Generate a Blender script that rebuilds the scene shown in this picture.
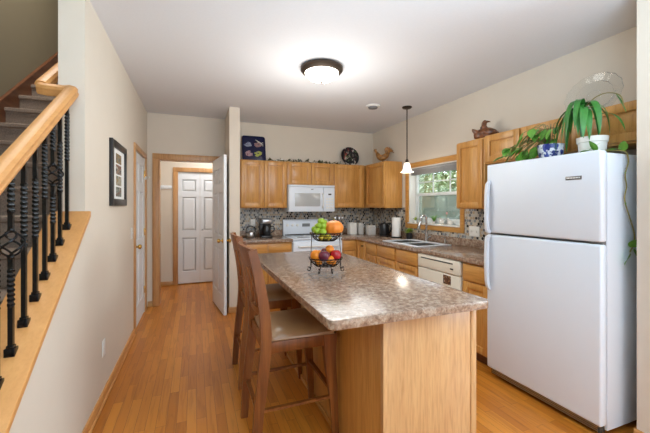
import bpy, bmesh, math, random
from mathutils import Vector, Matrix
R = math.radians
random.seed(7)
for o in list(bpy.data.objects):
    bpy.data.objects.remove(o)
scene = bpy.context.scene
COL = scene.collection

# ------------------------------------------------------------------ camera
cam_d = bpy.data.cameras.new('camera')
cam = bpy.data.objects.new('camera', cam_d)
COL.objects.link(cam)
cam.location = (0, 0, 1.38)
cam.rotation_euler = (R(90), 0, -math.atan(130 / 335))
cam_d.sensor_width = 36
cam_d.lens = 335 / 650 * 36
cam_d.shift_y = -10.5 / 650
cam_d.clip_start = 0.05
scene.camera = cam

# ------------------------------------------------------------------ exposure
vs = scene.view_settings
vs.view_transform = 'Standard'
vs.look = 'None'
vs.exposure = -0.02
vs.gamma = 1.0
vs.use_curve_mapping = False

# ------------------------------------------------------------------ world, sun and added fill lights
w = bpy.data.worlds.new('World')
scene.world = w
w.use_nodes = True
bg = w.node_tree.nodes['Background']
bg.inputs['Color'].default_value = (0.80, 0.90, 1.0, 1)
bg.inputs['Strength'].default_value = 5.0


def light(name, kind, loc, rot, energy, color=(1, 1, 1), size=None, size_y=None):
    d = bpy.data.lights.new(name, kind)
    d.energy = energy
    d.color = color
    if kind == 'AREA':
        d.shape = 'RECTANGLE'
        d.size = size
        d.size_y = size_y
    if kind == 'SUN':
        d.angle = R(size)
    o = bpy.data.objects.new(name, d)
    o.location = loc
    o.rotation_euler = rot
    COL.objects.link(o)
    return o


light('sun', 'SUN', (0, 0, 8), (R(50), 0, R(60)), 2.0, (1, 0.95, 0.88), 2)
# added fill lights set in the unseen rear and dining openings
light('rear_fill', 'AREA', (0.9, -3.3, 1.45), (R(90), 0, 0), 1, (0.82, 0.93, 1.0), 1.8, 2.0)
light('dining_fill', 'AREA', (4.35, -1.0, 1.45), (R(90), 0, R(90)), 105, (0.72, 0.89, 1.0), 1.6, 1.6)
# added fill light behind the camera, aimed up at the ceiling
light('bounce_fill', 'AREA', (0.5, -0.5, 1.5), (R(180), 0, 0), 200, (0.60, 0.82, 1.0), 2.0, 1.0)
light('stairwell_fill', 'AREA', (-1.15, 3.2, 5.1), (0, 0, 0), 80, (0.98, 0.97, 0.92), 0.7, 1.6)  # added fill that brightens the stairs, no opening up there
light('hall_fill', 'AREA', (0.35, 5.85, 2.64), (0, 0, 0), 17, (0.95, 0.98, 1.0), 0.5, 0.4)  # added fill for the room beyond the doorway, no fitting built

# ------------------------------------------------------------------ colours and materials


def L(r, g, b):
    f = lambda c: (c / 255) / 12.92 if c / 255 <= 0.04045 else ((c / 255 + 0.055) / 1.055) ** 2.4
    return (f(r), f(g), f(b), 1)


class NT:
    def __init__(s, name):
        s.m = bpy.data.materials.new(name)
        s.m.use_nodes = True
        s.t = s.m.node_tree
        s.b = s.t.nodes['Principled BSDF']

    def n(s, typ, **kw):
        nd = s.t.nodes.new(typ)
        for k, v in kw.items():
            if k in nd.inputs.keys():
                nd.inputs[k].default_value = v
            else:
                setattr(nd, k, v)
        return nd

    def l(s, a, b):
        s.t.links.new(a, b)

    def mapping(s, scale, rot=(0, 0, 0), src='Object'):
        tc = s.n('ShaderNodeTexCoord')
        mp = s.n('ShaderNodeMapping')
        mp.inputs['Scale'].default_value = scale
        mp.inputs['Rotation'].default_value = rot
        s.l(tc.outputs[src], mp.inputs['Vector'])
        return mp.outputs['Vector']

    def ramp(s, fac, stops, mode='LINEAR'):
        r = s.n('ShaderNodeValToRGB')
        r.color_ramp.interpolation = mode
        e = r.color_ramp.elements
        while len(e) < len(stops):
            e.new(0.5)
        for i, (p, c) in enumerate(stops):
            e[i].position = p
            e[i].color = c
        s.l(fac, r.inputs['Fac'])
        return r.outputs['Color']

    def bump(s, h, strength, dist=0.002):
        b = s.n('ShaderNodeBump')
        b.inputs['Strength'].default_value = strength
        b.inputs['Distance'].default_value = dist
        s.l(h, b.inputs['Height'])
        s.l(b.outputs['Normal'], s.b.inputs['Normal'])


def plain(name, col, rough=0.5, metal=0.0, var=0.04, scale=6.0, spec=0.5, coat=0.0, bump=0.0, bscale=200):
    k = NT(name)
    no = k.n('ShaderNodeTexNoise')
    no.inputs['Scale'].default_value = scale
    no.inputs['Detail'].default_value = 3
    k.l(k.mapping((1, 1, 1)), no.inputs['Vector'])
    c1 = tuple(min(1, x * (1 - var)) for x in col[:3]) + (1,)
    c2 = tuple(min(1, x * (1 + var)) for x in col[:3]) + (1,)
    k.l(k.ramp(no.outputs['Fac'], [(0.3, c1), (0.7, c2)]), k.b.inputs['Base Color'])
    k.b.inputs['Roughness'].default_value = rough
    k.b.inputs['Metallic'].default_value = metal
    k.b.inputs['Specular IOR Level'].default_value = spec
    k.b.inputs['Coat Weight'].default_value = coat
    if bump:
        n2 = k.n('ShaderNodeTexNoise')
        n2.inputs['Scale'].default_value = bscale
        k.l(k.mapping((1, 1, 1)), n2.inputs['Vector'])
        k.bump(n2.outputs['Fac'], bump, 0.002)
    return k.m


def wood(name, c_dark, c_mid, c_light, axis='z', rough=0.35, coat=0.15, freq=1.0, fine_k=0.7):
    k = NT(name)
    sc = {'z': (14, 14, 1.0), 'x': (1.0, 14, 14), 'y': (14, 1.0, 14)}[axis]
    sc = tuple(x * freq for x in sc)
    oi = k.n('ShaderNodeObjectInfo')
    v = k.mapping(sc)
    add = k.n('ShaderNodeVectorMath')
    add.operation = 'ADD'
    cx = k.n('ShaderNodeCombineXYZ')
    mu = k.n('ShaderNodeMath')
    mu.operation = 'MULTIPLY'
    mu.inputs[1].default_value = 37.0
    k.l(oi.outputs['Random'], mu.inputs[0])
    for i in range(3):
        k.l(mu.outputs[0], cx.inputs[i])
    k.l(v, add.inputs[0])
    k.l(cx.outputs[0], add.inputs[1])
    n1 = k.n('ShaderNodeTexNoise')
    n1.inputs['Scale'].default_value = 1.0
    n1.inputs['Detail'].default_value = 5
    n1.inputs['Roughness'].default_value = 0.6
    n1.inputs['Distortion'].default_value = 0.8
    k.l(add.outputs[0], n1.inputs['Vector'])
    n2 = k.n('ShaderNodeTexNoise')
    n2.inputs['Scale'].default_value = 7.0
    n2.inputs['Detail'].default_value = 2
    k.l(add.outputs[0], n2.inputs['Vector'])
    col = k.ramp(n1.outputs['Fac'], [(0.22, c_dark), (0.50, c_mid), (0.76, c_light)])
    fine = k.ramp(n2.outputs['Fac'], [(0.35, (0.80, 0.76, 0.70, 1)), (0.55, (1, 1, 1, 1))])
    mix = k.n('ShaderNodeMix')
    mix.data_type = 'RGBA'
    mix.blend_type = 'MULTIPLY'
    mix.inputs[0].default_value = fine_k
    k.l(col, mix.inputs[6])
    k.l(fine, mix.inputs[7])
    k.l(mix.outputs[2], k.b.inputs['Base Color'])
    k.b.inputs['Roughness'].default_value = rough
    k.b.inputs['Coat Weight'].default_value = coat
    k.b.inputs['Coat Roughness'].default_value = 0.25
    return k.m


M = {}
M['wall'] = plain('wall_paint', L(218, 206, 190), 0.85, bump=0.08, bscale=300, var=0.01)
M['wall_lit'] = plain('wall_paint_lit', L(214, 211, 200), 0.85, bump=0.08, bscale=300, var=0.01)  # wall paint lightened as if lit on the pier end, unassigned
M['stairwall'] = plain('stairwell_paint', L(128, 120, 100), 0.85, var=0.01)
M['ceiling'] = plain('ceiling_texture', L(222, 222, 224), 0.95, bump=0.25, bscale=90, var=0.012, scale=60)
M['white_door'] = plain('white_door_paint', L(228, 231, 234), 0.4, var=0.01)
M['white_enamel'] = plain('white_enamel', L(222, 229, 238), 0.38, var=0.005)
M['white_plastic'] = plain('white_plastic', L(232, 231, 226), 0.4, var=0.01)
M['cream_enamel'] = plain('cream_enamel', L(228, 222, 205), 0.3, var=0.01)
M['grey_plastic'] = plain('grey_plastic', L(120, 122, 124), 0.4)
M['oven_glass'] = plain('microwave_window', L(176, 178, 178), 0.2)
M['black_metal'] = plain('black_iron', L(20, 19, 20), 0.24, metal=0.4)
M['black_plastic'] = plain('black_plastic', L(20, 20, 22), 0.3)
M['black_frame'] = plain('black_frame_paint', L(28, 26, 26), 0.35)
M['bronze'] = plain('bronze_metal', L(70, 58, 48), 0.45, metal=0.6)
M['brass'] = plain('brass', L(212, 168, 84), 0.22, metal=1.0)
M['chrome'] = plain('chrome', L(205, 207, 210), 0.12, metal=1.0)
M['steel'] = plain('brushed_steel', L(190, 190, 190), 0.3, metal=1.0)
M['oak'] = wood('honey_oak', L(178, 122, 58), L(202, 146, 76), L(214, 164, 94))
M['oak_pale'] = wood('pale_oak_veneer', L(192, 142, 94), L(204, 158, 108), L(212, 168, 118), freq=1.3)
M['oak_h'] = wood('honey_oak_level_grain', L(178, 122, 58), L(202, 146, 76), L(214, 164, 94), axis='y')
M['oak_x'] = wood('honey_oak_cross_grain', L(178, 122, 58), L(202, 146, 76), L(214, 164, 94), axis='x')
M['trim_oak'] = wood('trim_oak', L(176, 124, 74), L(196, 146, 94), L(208, 162, 110))
M['trim_oak_y'] = wood('trim_oak_along', L(204, 144, 80), L(212, 152, 88), L(218, 160, 96), axis='y', fine_k=0.25, rough=0.5, coat=0.0)
M['trim_oak_x'] = wood('trim_oak_cross', L(176, 126, 72), L(198, 150, 94), L(212, 168, 112), axis='x')
M['walnut'] = wood('stool_wood', L(84, 42, 10), L(130, 72, 24), L(166, 106, 50), rough=0.4, coat=0.03)
M['dark_skirt'] = wood('stair_skirt_wood', L(84, 48, 28), L(106, 64, 38), L(122, 78, 48), axis='y')
M['leather'] = plain('tan_leather', L(152, 114, 76), 0.28, var=0.06, scale=14, bump=0.15, bscale=260, coat=0.2)
M['carpet'] = plain('stair_carpet', L(142, 126, 114), 0.98, var=0.28, scale=170, spec=0.1, bump=1.0, bscale=320)
M['paper'] = plain('white_paper', L(238, 238, 236), 0.9, var=0.01)
M['ceramic'] = plain('white_ceramic', L(228, 226, 220), 0.25, var=0.02)
M['ceramic_grey'] = plain('grey_ceramic', L(202, 200, 196), 0.35, var=0.05, scale=40)
M['dark_pot'] = plain('dark_pot', L(40, 44, 46), 0.35)
M['soil'] = plain('potting_soil', L(52, 40, 32), 0.95, var=0.3, scale=80)
M['orange'] = plain('orange_peel', L(240, 140, 28), 0.42, var=0.08, bump=0.3, bscale=400)
M['pumpkin'] = plain('pumpkin_skin', L(232, 132, 40), 0.45, var=0.08)
M['green_fruit'] = plain('green_fruit', L(150, 180, 44), 0.35, var=0.15, scale=30)
M['red_fruit'] = plain('red_apple_skin', L(178, 30, 36), 0.25, var=0.3, scale=25)
M['purple_fruit'] = plain('purple_fruit_skin', L(110, 38, 58), 0.3, var=0.3, scale=25)
M['yellow_fruit'] = plain('yellow_fruit_skin', L(222, 196, 60), 0.4, var=0.1)
M['leaf'] = plain('leaf_green', L(96, 150, 54), 0.35, var=0.35, scale=18)
M['leaf_dark'] = plain('leaf_dark_green', L(58, 124, 50), 0.3, var=0.35, scale=14)
M['leaf_lime'] = plain('leaf_lime', L(140, 168, 60), 0.45, var=0.2, scale=18)
M['leaf_dull'] = plain('dried_leaf', L(82, 86, 56), 0.7, var=0.4, scale=30)
M['stem'] = plain('stem_tan', L(132, 120, 66), 0.6, var=0.2)
M['rooster'] = plain('rooster_wood', L(150, 104, 52), 0.4, var=0.7, scale=24)
M['duck'] = plain('speckled_pottery', L(112, 66, 36), 0.3, var=0.7, scale=34)
M['grille'] = plain('dark_grille', L(60, 58, 54), 0.6)
M['towel_grey'] = plain('blind_fabric', L(150, 150, 150), 0.8, var=0.06, scale=30)
M['badge'] = plain('badge_metal', L(120, 118, 118), 0.3, metal=0.6)
M['vinyl'] = plain('vinyl_frame', L(214, 220, 222), 0.4, var=0.01)  # pale vinyl of the sink window's frame and sashes


def floor_mat():
    k = NT('oak_floorboards')
    v = k.mapping((1, 1, 1), (0, 0, R(90)))
    br = k.n('ShaderNodeTexBrick')
    br.offset = 0.37
    br.inputs['Scale'].default_value = 1.0
    br.inputs['Mortar Size'].default_value = 0.0009
    br.inputs['Mortar Smooth'].default_value = 0.1
    br.inputs['Brick Width'].default_value = 0.62
    br.inputs['Row Height'].default_value = 0.060
    br.inputs['Color1'].default_value = (0, 0, 0, 1)
    br.inputs['Color2'].default_value = (1, 1, 1, 1)
    br.inputs['Mortar'].default_value = (0.3, 0.3, 0.3, 1)
    k.l(v, br.inputs['Vector'])
    base = k.ramp(br.outputs['Color'], [(0.0, L(176, 104, 30)), (0.35, L(190, 116, 36)), (0.7, L(197, 123, 41)), (1.0, L(206, 134, 48))])
    # grain follows each board: long along y, shifted per board
    sh = k.n('ShaderNodeVectorMath')
    sh.operation = 'MULTIPLY_ADD'
    sh.inputs[1].default_value = (9, 9, 9)
    k.l(br.outputs['Color'], sh.inputs[0])
    k.l(k.mapping((22, 1.6, 10)), sh.inputs[2])
    n1 = k.n('ShaderNodeTexNoise')
    n1.inputs['Scale'].default_value = 1.4
    n1.inputs['Detail'].default_value = 6
    n1.inputs['Distortion'].default_value = 1.2
    k.l(sh.outputs[0], n1.inputs['Vector'])
    g = k.ramp(n1.outputs['Fac'], [(0.3, (0.70, 0.64, 0.56, 1)), (0.5, (1, 1, 1, 1)), (0.72, (1.0, 0.98, 0.94, 1))])
    mix = k.n('ShaderNodeMix')
    mix.data_type = 'RGBA'
    mix.blend_type = 'MULTIPLY'
    mix.inputs[0].default_value = 0.75
    k.l(base, mix.inputs[6])
    k.l(g, mix.inputs[7])
    m2 = k.n('ShaderNodeMix')
    m2.data_type = 'RGBA'
    m2.inputs[7].default_value = L(110, 66, 34)
    k.l(br.outputs['Fac'], m2.inputs[0])
    k.l(mix.outputs[2], m2.inputs[6])
    k.l(m2.outputs[2], k.b.inputs['Base Color'])
    k.b.inputs['Roughness'].default_value = 0.36
    k.b.inputs['Coat Weight'].default_value = 0.08
    k.b.inputs['Coat Roughness'].default_value = 0.2
    return k.m


def laminate(name, cols, rough=0.22):
    k = NT(name)
    v = k.mapping((1, 1, 1))
    n1 = k.n('ShaderNodeTexNoise')
    n1.inputs['Scale'].default_value = 32
    n1.inputs['Detail'].default_value = 8
    n1.inputs['Roughness'].default_value = 0.72
    n1.inputs['Distortion'].default_value = 0.4
    k.l(v, n1.inputs['Vector'])
    col = k.ramp(n1.outputs['Fac'], [(0.30, cols[0]), (0.42, cols[1]), (0.52, cols[2]), (0.60, cols[3]), (0.72, cols[4])])
    n2 = k.n('ShaderNodeTexVoronoi')
    n2.inputs['Scale'].default_value = 110
    k.l(v, n2.inputs['Vector'])
    sp = k.ramp(n2.outputs['Color'], [(0.12, (0.45, 0.44, 0.44, 1)), (0.35, (1, 1, 1, 1)), (0.9, (1.25, 1.24, 1.24, 1))])
    mix = k.n('ShaderNodeMix')
    mix.data_type = 'RGBA'
    mix.blend_type = 'MULTIPLY'
    mix.inputs[0].default_value = 0.6
    k.l(col, mix.inputs[6])
    k.l(sp, mix.inputs[7])
    k.l(mix.outputs[2], k.b.inputs['Base Color'])
    k.b.inputs['Roughness'].default_value = rough
    k.b.inputs['Coat Weight'].default_value = 0.3
    k.b.inputs['Coat Roughness'].default_value = 0.2
    return k.m


def mosaic(name, plane):
    """penny-round mosaic on a hexagonal lattice"""
    k = NT(name)
    tc = k.n('ShaderNodeTexCoord')
    sx = k.n('ShaderNodeSeparateXYZ')
    k.l(tc.outputs['Object'], sx.inputs[0])
    P = k.n('ShaderNodeCombineXYZ')
    k.l(sx.outputs['X' if plane == 'xz' else 'Y'], P.inputs[0])
    k.l(sx.outputs['Z'], P.inputs[1])
    p = 0.036
    s = (p, p * math.sqrt(3), 1)

    def vm(op, a, b=None, c=None):
        nd = k.n('ShaderNodeVectorMath')
        nd.operation = op
        for i, x in enumerate((a, b, c)):
            if x is None:
                continue
            if isinstance(x, tuple):
                nd.inputs[i].default_value = x
            else:
                k.l(x, nd.inputs[i])
        return nd
    h = (s[0] / 2, s[1] / 2, 0.5)
    base = vm('ADD', P.outputs[0], (10 * s[0] * 10, 10 * s[1] * 10, 5.5)).outputs[0]
    a = vm('SUBTRACT', vm('MODULO', base, s).outputs[0], h).outputs[0]
    b = vm('SUBTRACT', vm('MODULO', vm('ADD', base, (h[0], h[1], 0)).outputs[0], s).outputs[0], h).outputs[0]
    fl = (1, 1, 0)
    a = vm('MULTIPLY', a, fl).outputs[0]
    b = vm('MULTIPLY', b, fl).outputs[0]
    la = vm('LENGTH', a).outputs['Value']
    lb = vm('LENGTH', b).outputs['Value']
    lt = k.n('ShaderNodeMath')
    lt.operation = 'LESS_THAN'
    k.l(la, lt.inputs[0])
    k.l(lb, lt.inputs[1])
    mx = k.n('ShaderNodeMix')
    mx.data_type = 'VECTOR'
    k.l(lt.outputs[0], mx.inputs[0])
    k.l(b, mx.inputs[4])
    k.l(a, mx.inputs[5])
    ch = mx.outputs[1]
    idv = vm('SUBTRACT', P.outputs[0], ch).outputs[0]
    sn = vm('SNAP', vm('ADD', idv, (0.004, 0.004, 0)).outputs[0], (p / 2, p * math.sqrt(3) / 2, 1)).outputs[0]
    wn = k.n('ShaderNodeTexWhiteNoise')
    wn.noise_dimensions = '3D'
    k.l(sn, wn.inputs['Vector'])
    col = k.ramp(wn.outputs['Value'], [(0.0, L(44, 42, 42)), (0.15, L(108, 108, 112)), (0.30, L(168, 150, 126)),
                                       (0.52, L(176, 172, 164)), (0.72, L(196, 186, 168)), (0.88, L(128, 134, 138))], 'CONSTANT')
    ln = vm('LENGTH', ch).outputs['Value']
    mr = k.n('ShaderNodeMapRange')
    mr.inputs['From Min'].default_value = p * 0.43
    mr.inputs['From Max'].default_value = p * 0.47
    k.l(ln, mr.inputs['Value'])
    m2 = k.n('ShaderNodeMix')
    m2.data_type = 'RGBA'
    m2.inputs[7].default_value = L(182, 176, 166)
    k.l(mr.outputs[0], m2.inputs[0])
    k.l(col, m2.inputs[6])
    k.l(m2.outputs[2], k.b.inputs['Base Color'])
    k.b.inputs['Roughness'].default_value = 0.25
    return k.m


def glass(name, tint=(0.95, 0.97, 0.97, 1), gloss=0.06, rough=0.03):
    k = NT(name)
    tr = k.n('ShaderNodeBsdfTransparent')
    tr.inputs['Color'].default_value = tint
    gl = k.n('ShaderNodeBsdfGlossy')
    gl.inputs['Roughness'].default_value = rough
    mx = k.n('ShaderNodeMixShader')
    lw = k.n('ShaderNodeLayerWeight')
    lw.inputs['Blend'].default_value = 0.2
    mu = k.n('ShaderNodeMath')
    mu.operation = 'MULTIPLY_ADD'
    mu.inputs[1].default_value = 0.6
    mu.inputs[2].default_value = gloss
    k.l(lw.outputs['Fresnel'], mu.inputs[0])
    k.l(mu.outputs[0], mx.inputs[0])
    k.l(tr.outputs[0], mx.inputs[1])
    k.l(gl.outputs[0], mx.inputs[2])
    k.l(mx.outputs[0], k.t.nodes['Material Output'].inputs['Surface'])
    return k.m


def veil(name, col, alpha):
    k = NT(name)
    k.b.inputs['Base Color'].default_value = col
    k.b.inputs['Alpha'].default_value = alpha
    k.b.inputs['Roughness'].default_value = 0.7
    return k.m


def emit(name, col, st, base=None):
    k = NT(name)
    k.b.inputs['Base Color'].default_value = base or col
    k.b.inputs['Emission Color'].default_value = col
    k.b.inputs['Emission Strength'].default_value = st
    k.b.inputs['Roughness'].default_value = 0.4
    return k.m


def spots(name, base, cols, scale=26, thr=0.25, rough=0.3):
    """irregular painted motifs on a plain glaze"""
    k = NT(name)
    v = k.mapping((1, 1, 1))
    vo = k.n('ShaderNodeTexVoronoi')
    vo.inputs['Scale'].default_value = scale
    k.l(v, vo.inputs['Vector'])
    n = k.n('ShaderNodeTexNoise')
    n.inputs['Scale'].default_value = scale * 0.8
    n.inputs['Detail'].default_value = 3
    k.l(v, n.inputs['Vector'])
    c = k.ramp(vo.outputs['Color'], [(i / len(cols), x) for i, x in enumerate(cols)], 'CONSTANT')
    f = k.ramp(n.outputs['Fac'], [(0.5 + thr * 0.2 - 0.02, (0, 0, 0, 1)), (0.5 + thr * 0.2 + 0.02, (1, 1, 1, 1))])
    mx = k.n('ShaderNodeMix')
    mx.data_type = 'RGBA'
    mx.inputs[6].default_value = base
    k.l(f, mx.inputs[0])
    k.l(c, mx.inputs[7])
    k.l(mx.outputs[2], k.b.inputs['Base Color'])
    k.b.inputs['Roughness'].default_value = rough
    return k.m


M['floor'] = floor_mat()
M['laminate'] = laminate('brown_granite_laminate', [L(100, 78, 66), L(132, 106, 88), L(154, 128, 108), L(178, 160, 142), L(152, 128, 108)])
M['mosaic_xz'] = mosaic('mosaic_back', 'xz')
M['mosaic_yz'] = mosaic('mosaic_right', 'yz')
M['glass'] = glass('window_glass')
M['clear'] = glass('clear_glass', (0.96, 0.97, 0.97, 1), 0.04, 0.12)
M['screen'] = veil('insect_screen', L(176, 188, 186), 0.55)
M['lamp_bowl'] = emit('lit_alabaster_glass', (1.0, 0.90, 0.76, 1), 9.0)
M['lamp_shade'] = emit('lit_frosted_glass', (1.0, 0.93, 0.82, 1), 1.0)
M['navy'] = plain('navy_glaze', L(24, 28, 64), 0.2, var=0.1)
M['floral'] = spots('floral_plate', L(22, 20, 28), [L(170, 120, 90), L(190, 180, 170), L(90, 110, 70), L(150, 60, 50)], 26, 0.3)
M['blue_white'] = spots('blue_white_pot', L(224, 226, 232), [L(40, 52, 120), L(60, 76, 150)], 30, 0.1)
M['grass'] = plain('lawn', L(170, 180, 150), 0.9, var=0.2, scale=3)  # paled to put haze into the lawn and hillside colour
M['tree_leaf'] = plain('tree_foliage', L(128, 146, 104), 0.8, var=0.4, scale=4)  # leaf green lightened so the trees look hazy from indoors
M['bark'] = plain('bark', L(88, 74, 60), 0.9, var=0.2)

# ------------------------------------------------------------------ geometry helpers


def T(x, y, z):
    return Matrix.Translation((x, y, z))


def RZ(a):
    return Matrix.Rotation(R(a), 4, 'Z')


class MB:
    def __init__(s):
        s.bm = bmesh.new()

    def merge(s, b, X=None):
        if X is not None:
            bmesh.ops.transform(b, matrix=X, verts=b.verts)
        me = bpy.data.meshes.new('t')
        b.to_mesh(me)
        b.free()
        s.bm.from_mesh(me)
        bpy.data.meshes.remove(me)
        return s

    def box(s, x0, x1, y0, y1, z0, z1, bev=0.0, X=None, seg=2):
        b = bmesh.new()
        bmesh.ops.create_cube(b, size=1, matrix=T((x0 + x1) / 2, (y0 + y1) / 2, (z0 + z1) / 2) @ Matrix.Diagonal((abs(x1 - x0), abs(y1 - y0), abs(z1 - z0), 1)))
        if bev:
            bmesh.ops.bevel(b, geom=b.edges[:], offset=bev, segments=seg, affect='EDGES', profile=0.5)
        return s.merge(b, X)

    def prism(s, pts, a, c, axis='z', bev=0.0, X=None, seg=2):
        """pts: 2-D outline; extruded from a to c along the axis"""
        b = bmesh.new()
        f = {'z': lambda p, t: (p[0], p[1], t), 'x': lambda p, t: (t, p[0], p[1]), 'y': lambda p, t: (p[0], t, p[1])}[axis]
        v0 = [b.verts.new(f(p, a)) for p in pts]
        v1 = [b.verts.new(f(p, c)) for p in pts]
        n = len(pts)
        b.faces.new(v0)
        b.faces.new(v1[::-1])
        for i in range(n):
            b.faces.new((v0[i], v1[i], v1[(i + 1) % n], v0[(i + 1) % n]))
        bmesh.ops.recalc_face_normals(b, faces=b.faces[:])
        if bev:
            bmesh.ops.bevel(b, geom=b.edges[:], offset=bev, segments=seg, affect='EDGES', profile=0.5)
        return s.merge(b, X)

    def tube(s, pts, r, seg=8, X=None, section=None, twist=0.0, up=None, caps=True):
        """sweep; r is a number or list; section: list of 2-D points instead of a circle"""
        b = bmesh.new()
        P = [Vector(p) for p in pts]
        n = len(P)
        rr = r if isinstance(r, (list, tuple)) else [r] * n
        sec = section or [(math.cos(2 * math.pi * i / seg), math.sin(2 * math.pi * i / seg)) for i in range(seg)]
        rings = []
        t0 = (P[1] - P[0]).normalized()
        u = Vector(up) if up else (Vector((0, 0, 1)) if abs(t0.z) < 0.9 else Vector((0, 1, 0)))
        for i in range(n):
            t = (P[min(i + 1, n - 1)] - P[max(i - 1, 0)]).normalized()
            u = (u - t * u.dot(t)).normalized()
            q = t.cross(u)
            a = twist * i / max(1, n - 1)
            ca, sa = math.cos(a), math.sin(a)
            ring = []
            for (x, y) in sec:
                x2, y2 = x * ca - y * sa, x * sa + y * ca
                ring.append(b.verts.new(P[i] + (q * x2 + u * y2) * rr[i]))
            rings.append(ring)
        m = len(sec)
        for i in range(n - 1):
            for j in range(m):
                b.faces.new((rings[i][j], rings[i][(j + 1) % m], rings[i + 1][(j + 1) % m], rings[i + 1][j]))
        if caps:
            b.faces.new(rings[0][::-1])
            b.faces.new(rings[-1])
        bmesh.ops.recalc_face_normals(b, faces=b.faces[:])
        return s.merge(b, X)

    def lathe(s, prof, c=(0, 0, 0), seg=24, X=None, lobes=0, amp=0.0, sx=1.0, sy=1.0):
        b = bmesh.new()
        rings = []
        for (r, z) in prof:
            if r < 1e-5:
                rings.append([b.verts.new((0, 0, z))])
            else:
                ring = []
                for j in range(seg):
                    a = 2 * math.pi * j / seg
                    k = r * (1 + amp * math.cos(lobes * a)) if lobes else r
                    ring.append(b.verts.new((k * math.cos(a) * sx, k * math.sin(a) * sy, z)))
                rings.append(ring)
        for i in range(len(rings) - 1):
            A, B = rings[i], rings[i + 1]
            for j in range(seg):
                j2 = (j + 1) % seg
                if len(A) == 1 and len(B) > 1:
                    b.faces.new((A[0], B[j], B[j2]))
                elif len(B) == 1 and len(A) > 1:
                    b.faces.new((A[j], A[j2], B[0]))
                elif len(A) > 1:
                    b.faces.new((A[j], A[j2], B[j2], B[j]))
        if len(rings[0]) > 1 and len(prof) > 1 and prof[0] != prof[-1]:
            pass
        bmesh.ops.recalc_face_normals(b, faces=b.faces[:])
        MX = T(*c) if X is None else X @ T(*c)
        return s.merge(b, MX)

    def ball(s, c, r, sc=(1, 1, 1), seg=14, X=None):
        b = bmesh.new()
        bmesh.ops.create_uvsphere(b, u_segments=seg, v_segments=max(6, seg * 2 // 3), radius=r)
        MX = T(*c) @ Matrix.Diagonal((sc[0], sc[1], sc[2], 1))
        return s.merge(b, MX if X is None else X @ MX)

    def leaf(s, base, d, length, width, droop=0.4, segs=5, tipw=0.0, fold=0.15, roll=0.0, shape='ovate', zmin=None):
        b = bmesh.new()
        p = Vector(base)
        d = Vector(d).normalized()
        side0 = d.cross(Vector((0, 0, 1)))
        if side0.length < 0.05:
            side0 = Vector((1, 0, 0))
        side0.normalize()
        prev = None
        for i in range(segs + 1):
            t = i / segs
            if shape == 'ovate':
                wd = width * (math.sin(math.pi * min(1, 0.10 + t * 0.9) ** 0.75)) * 0.5 + 0.0008
            else:
                wd = width * (min(1, 0.35 + t * 2.2) * (1 - t ** 3)) * 0.5 + 0.0008
            if zmin is not None and p.z < zmin:
                p.z = zmin
                d = Vector((d.x, d.y, 0)).normalized()
            side = Matrix.Rotation(roll, 3, d) @ side0
            nrm = side.cross(d)
            a = b.verts.new(p - side * wd + nrm * wd * fold)
            m = b.verts.new(p)
            c = b.verts.new(p + side * wd + nrm * wd * fold)
            if prev:
                b.faces.new((prev[0], prev[1], m, a))
                b.faces.new((prev[1], prev[2], c, m))
            prev = (a, m, c)
            p = p + d * (length / segs)
            d = (d + Vector((0, 0, -droop / segs * 1.6))).normalized()
        return s.merge(b)

    def build(s, name, mat, root=None, smooth=True, ang=35):
        me = bpy.data.meshes.new(name)
        bmesh.ops.remove_doubles(s.bm, verts=s.bm.verts[:], dist=1e-6) if False else None
        org = Vector(world_loc(root)) if root is not None else None
        if org is not None:
            bmesh.ops.translate(s.bm, vec=-org, verts=s.bm.verts[:])
            loc = None
        else:
            xs = [v.co for v in s.bm.verts]
            mn = Vector((min(c.x for c in xs), min(c.y for c in xs), min(c.z for c in xs)))
            mxx = Vector((max(c.x for c in xs), max(c.y for c in xs), max(c.z for c in xs)))
            loc = Vector(((mn.x + mxx.x) / 2, (mn.y + mxx.y) / 2, mn.z))
            bmesh.ops.translate(s.bm, vec=-loc, verts=s.bm.verts[:])
        s.bm.to_mesh(me)
        s.bm.free()
        me.materials.append(mat if not isinstance(mat, str) else M[mat])
        if smooth:
            me.shade_smooth()
            me.set_sharp_from_angle(angle=R(ang))
        o = bpy.data.objects.new(name, me)
        COL.objects.link(o)
        if root is not None:
            o.parent = root
        else:
            o.location = loc
        return o


def world_loc(o):
    v = Vector(o.location)
    while o.parent:
        o = o.parent
        v += Vector(o.location)
    return v


def tag(o, label=None, cat=None, group=None, kind=None):
    if label:
        o['label'] = label
    if cat:
        o['category'] = cat
    if group:
        o['group'] = group
    if kind:
        o['kind'] = kind
    return o


def thing(name, label, cat, loc, group=None, kind=None):
    o = bpy.data.objects.new(name, None)
    o.empty_display_size = 0.1
    COL.objects.link(o)
    o.location = loc
    return tag(o, label, cat, group, kind)


def children(o):
    return [c for c in COL.objects if c.parent == o]


def copy_tree(o, parent=None):
    c = o.copy()
    COL.objects.link(c)
    c.parent = parent
    for ch in children(o):
        copy_tree(ch, c)
    return c


def struct(name, mb, mat, label=None, cat=None, smooth=True):
    o = mb.build(name, mat, None, smooth)
    return tag(o, label, cat, None, 'structure')

# ================================================================== STRUCTURE
CEIL = 2.66
HI = 5.2


def cap_z(y):
    return 1.259 + 0.735 * (y - 2.244)


struct('floor', MB().box(-1.6, 4.5, -3.5, 6.45, -0.08, 0.0), 'floor', 'honey oak strip floorboards running towards the hall', 'floor')
struct('ceiling', MB().box(-0.61, 4.5, -3.5, 6.39, CEIL, CEIL + 0.1), 'ceiling', 'smooth white ceiling over kitchen', 'ceiling')
struct('ceiling', MB().box(-1.6, -0.74, -3.5, 6.39, HI, HI + 0.1), 'ceiling', 'high ceiling over the staircase', 'ceiling')

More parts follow.
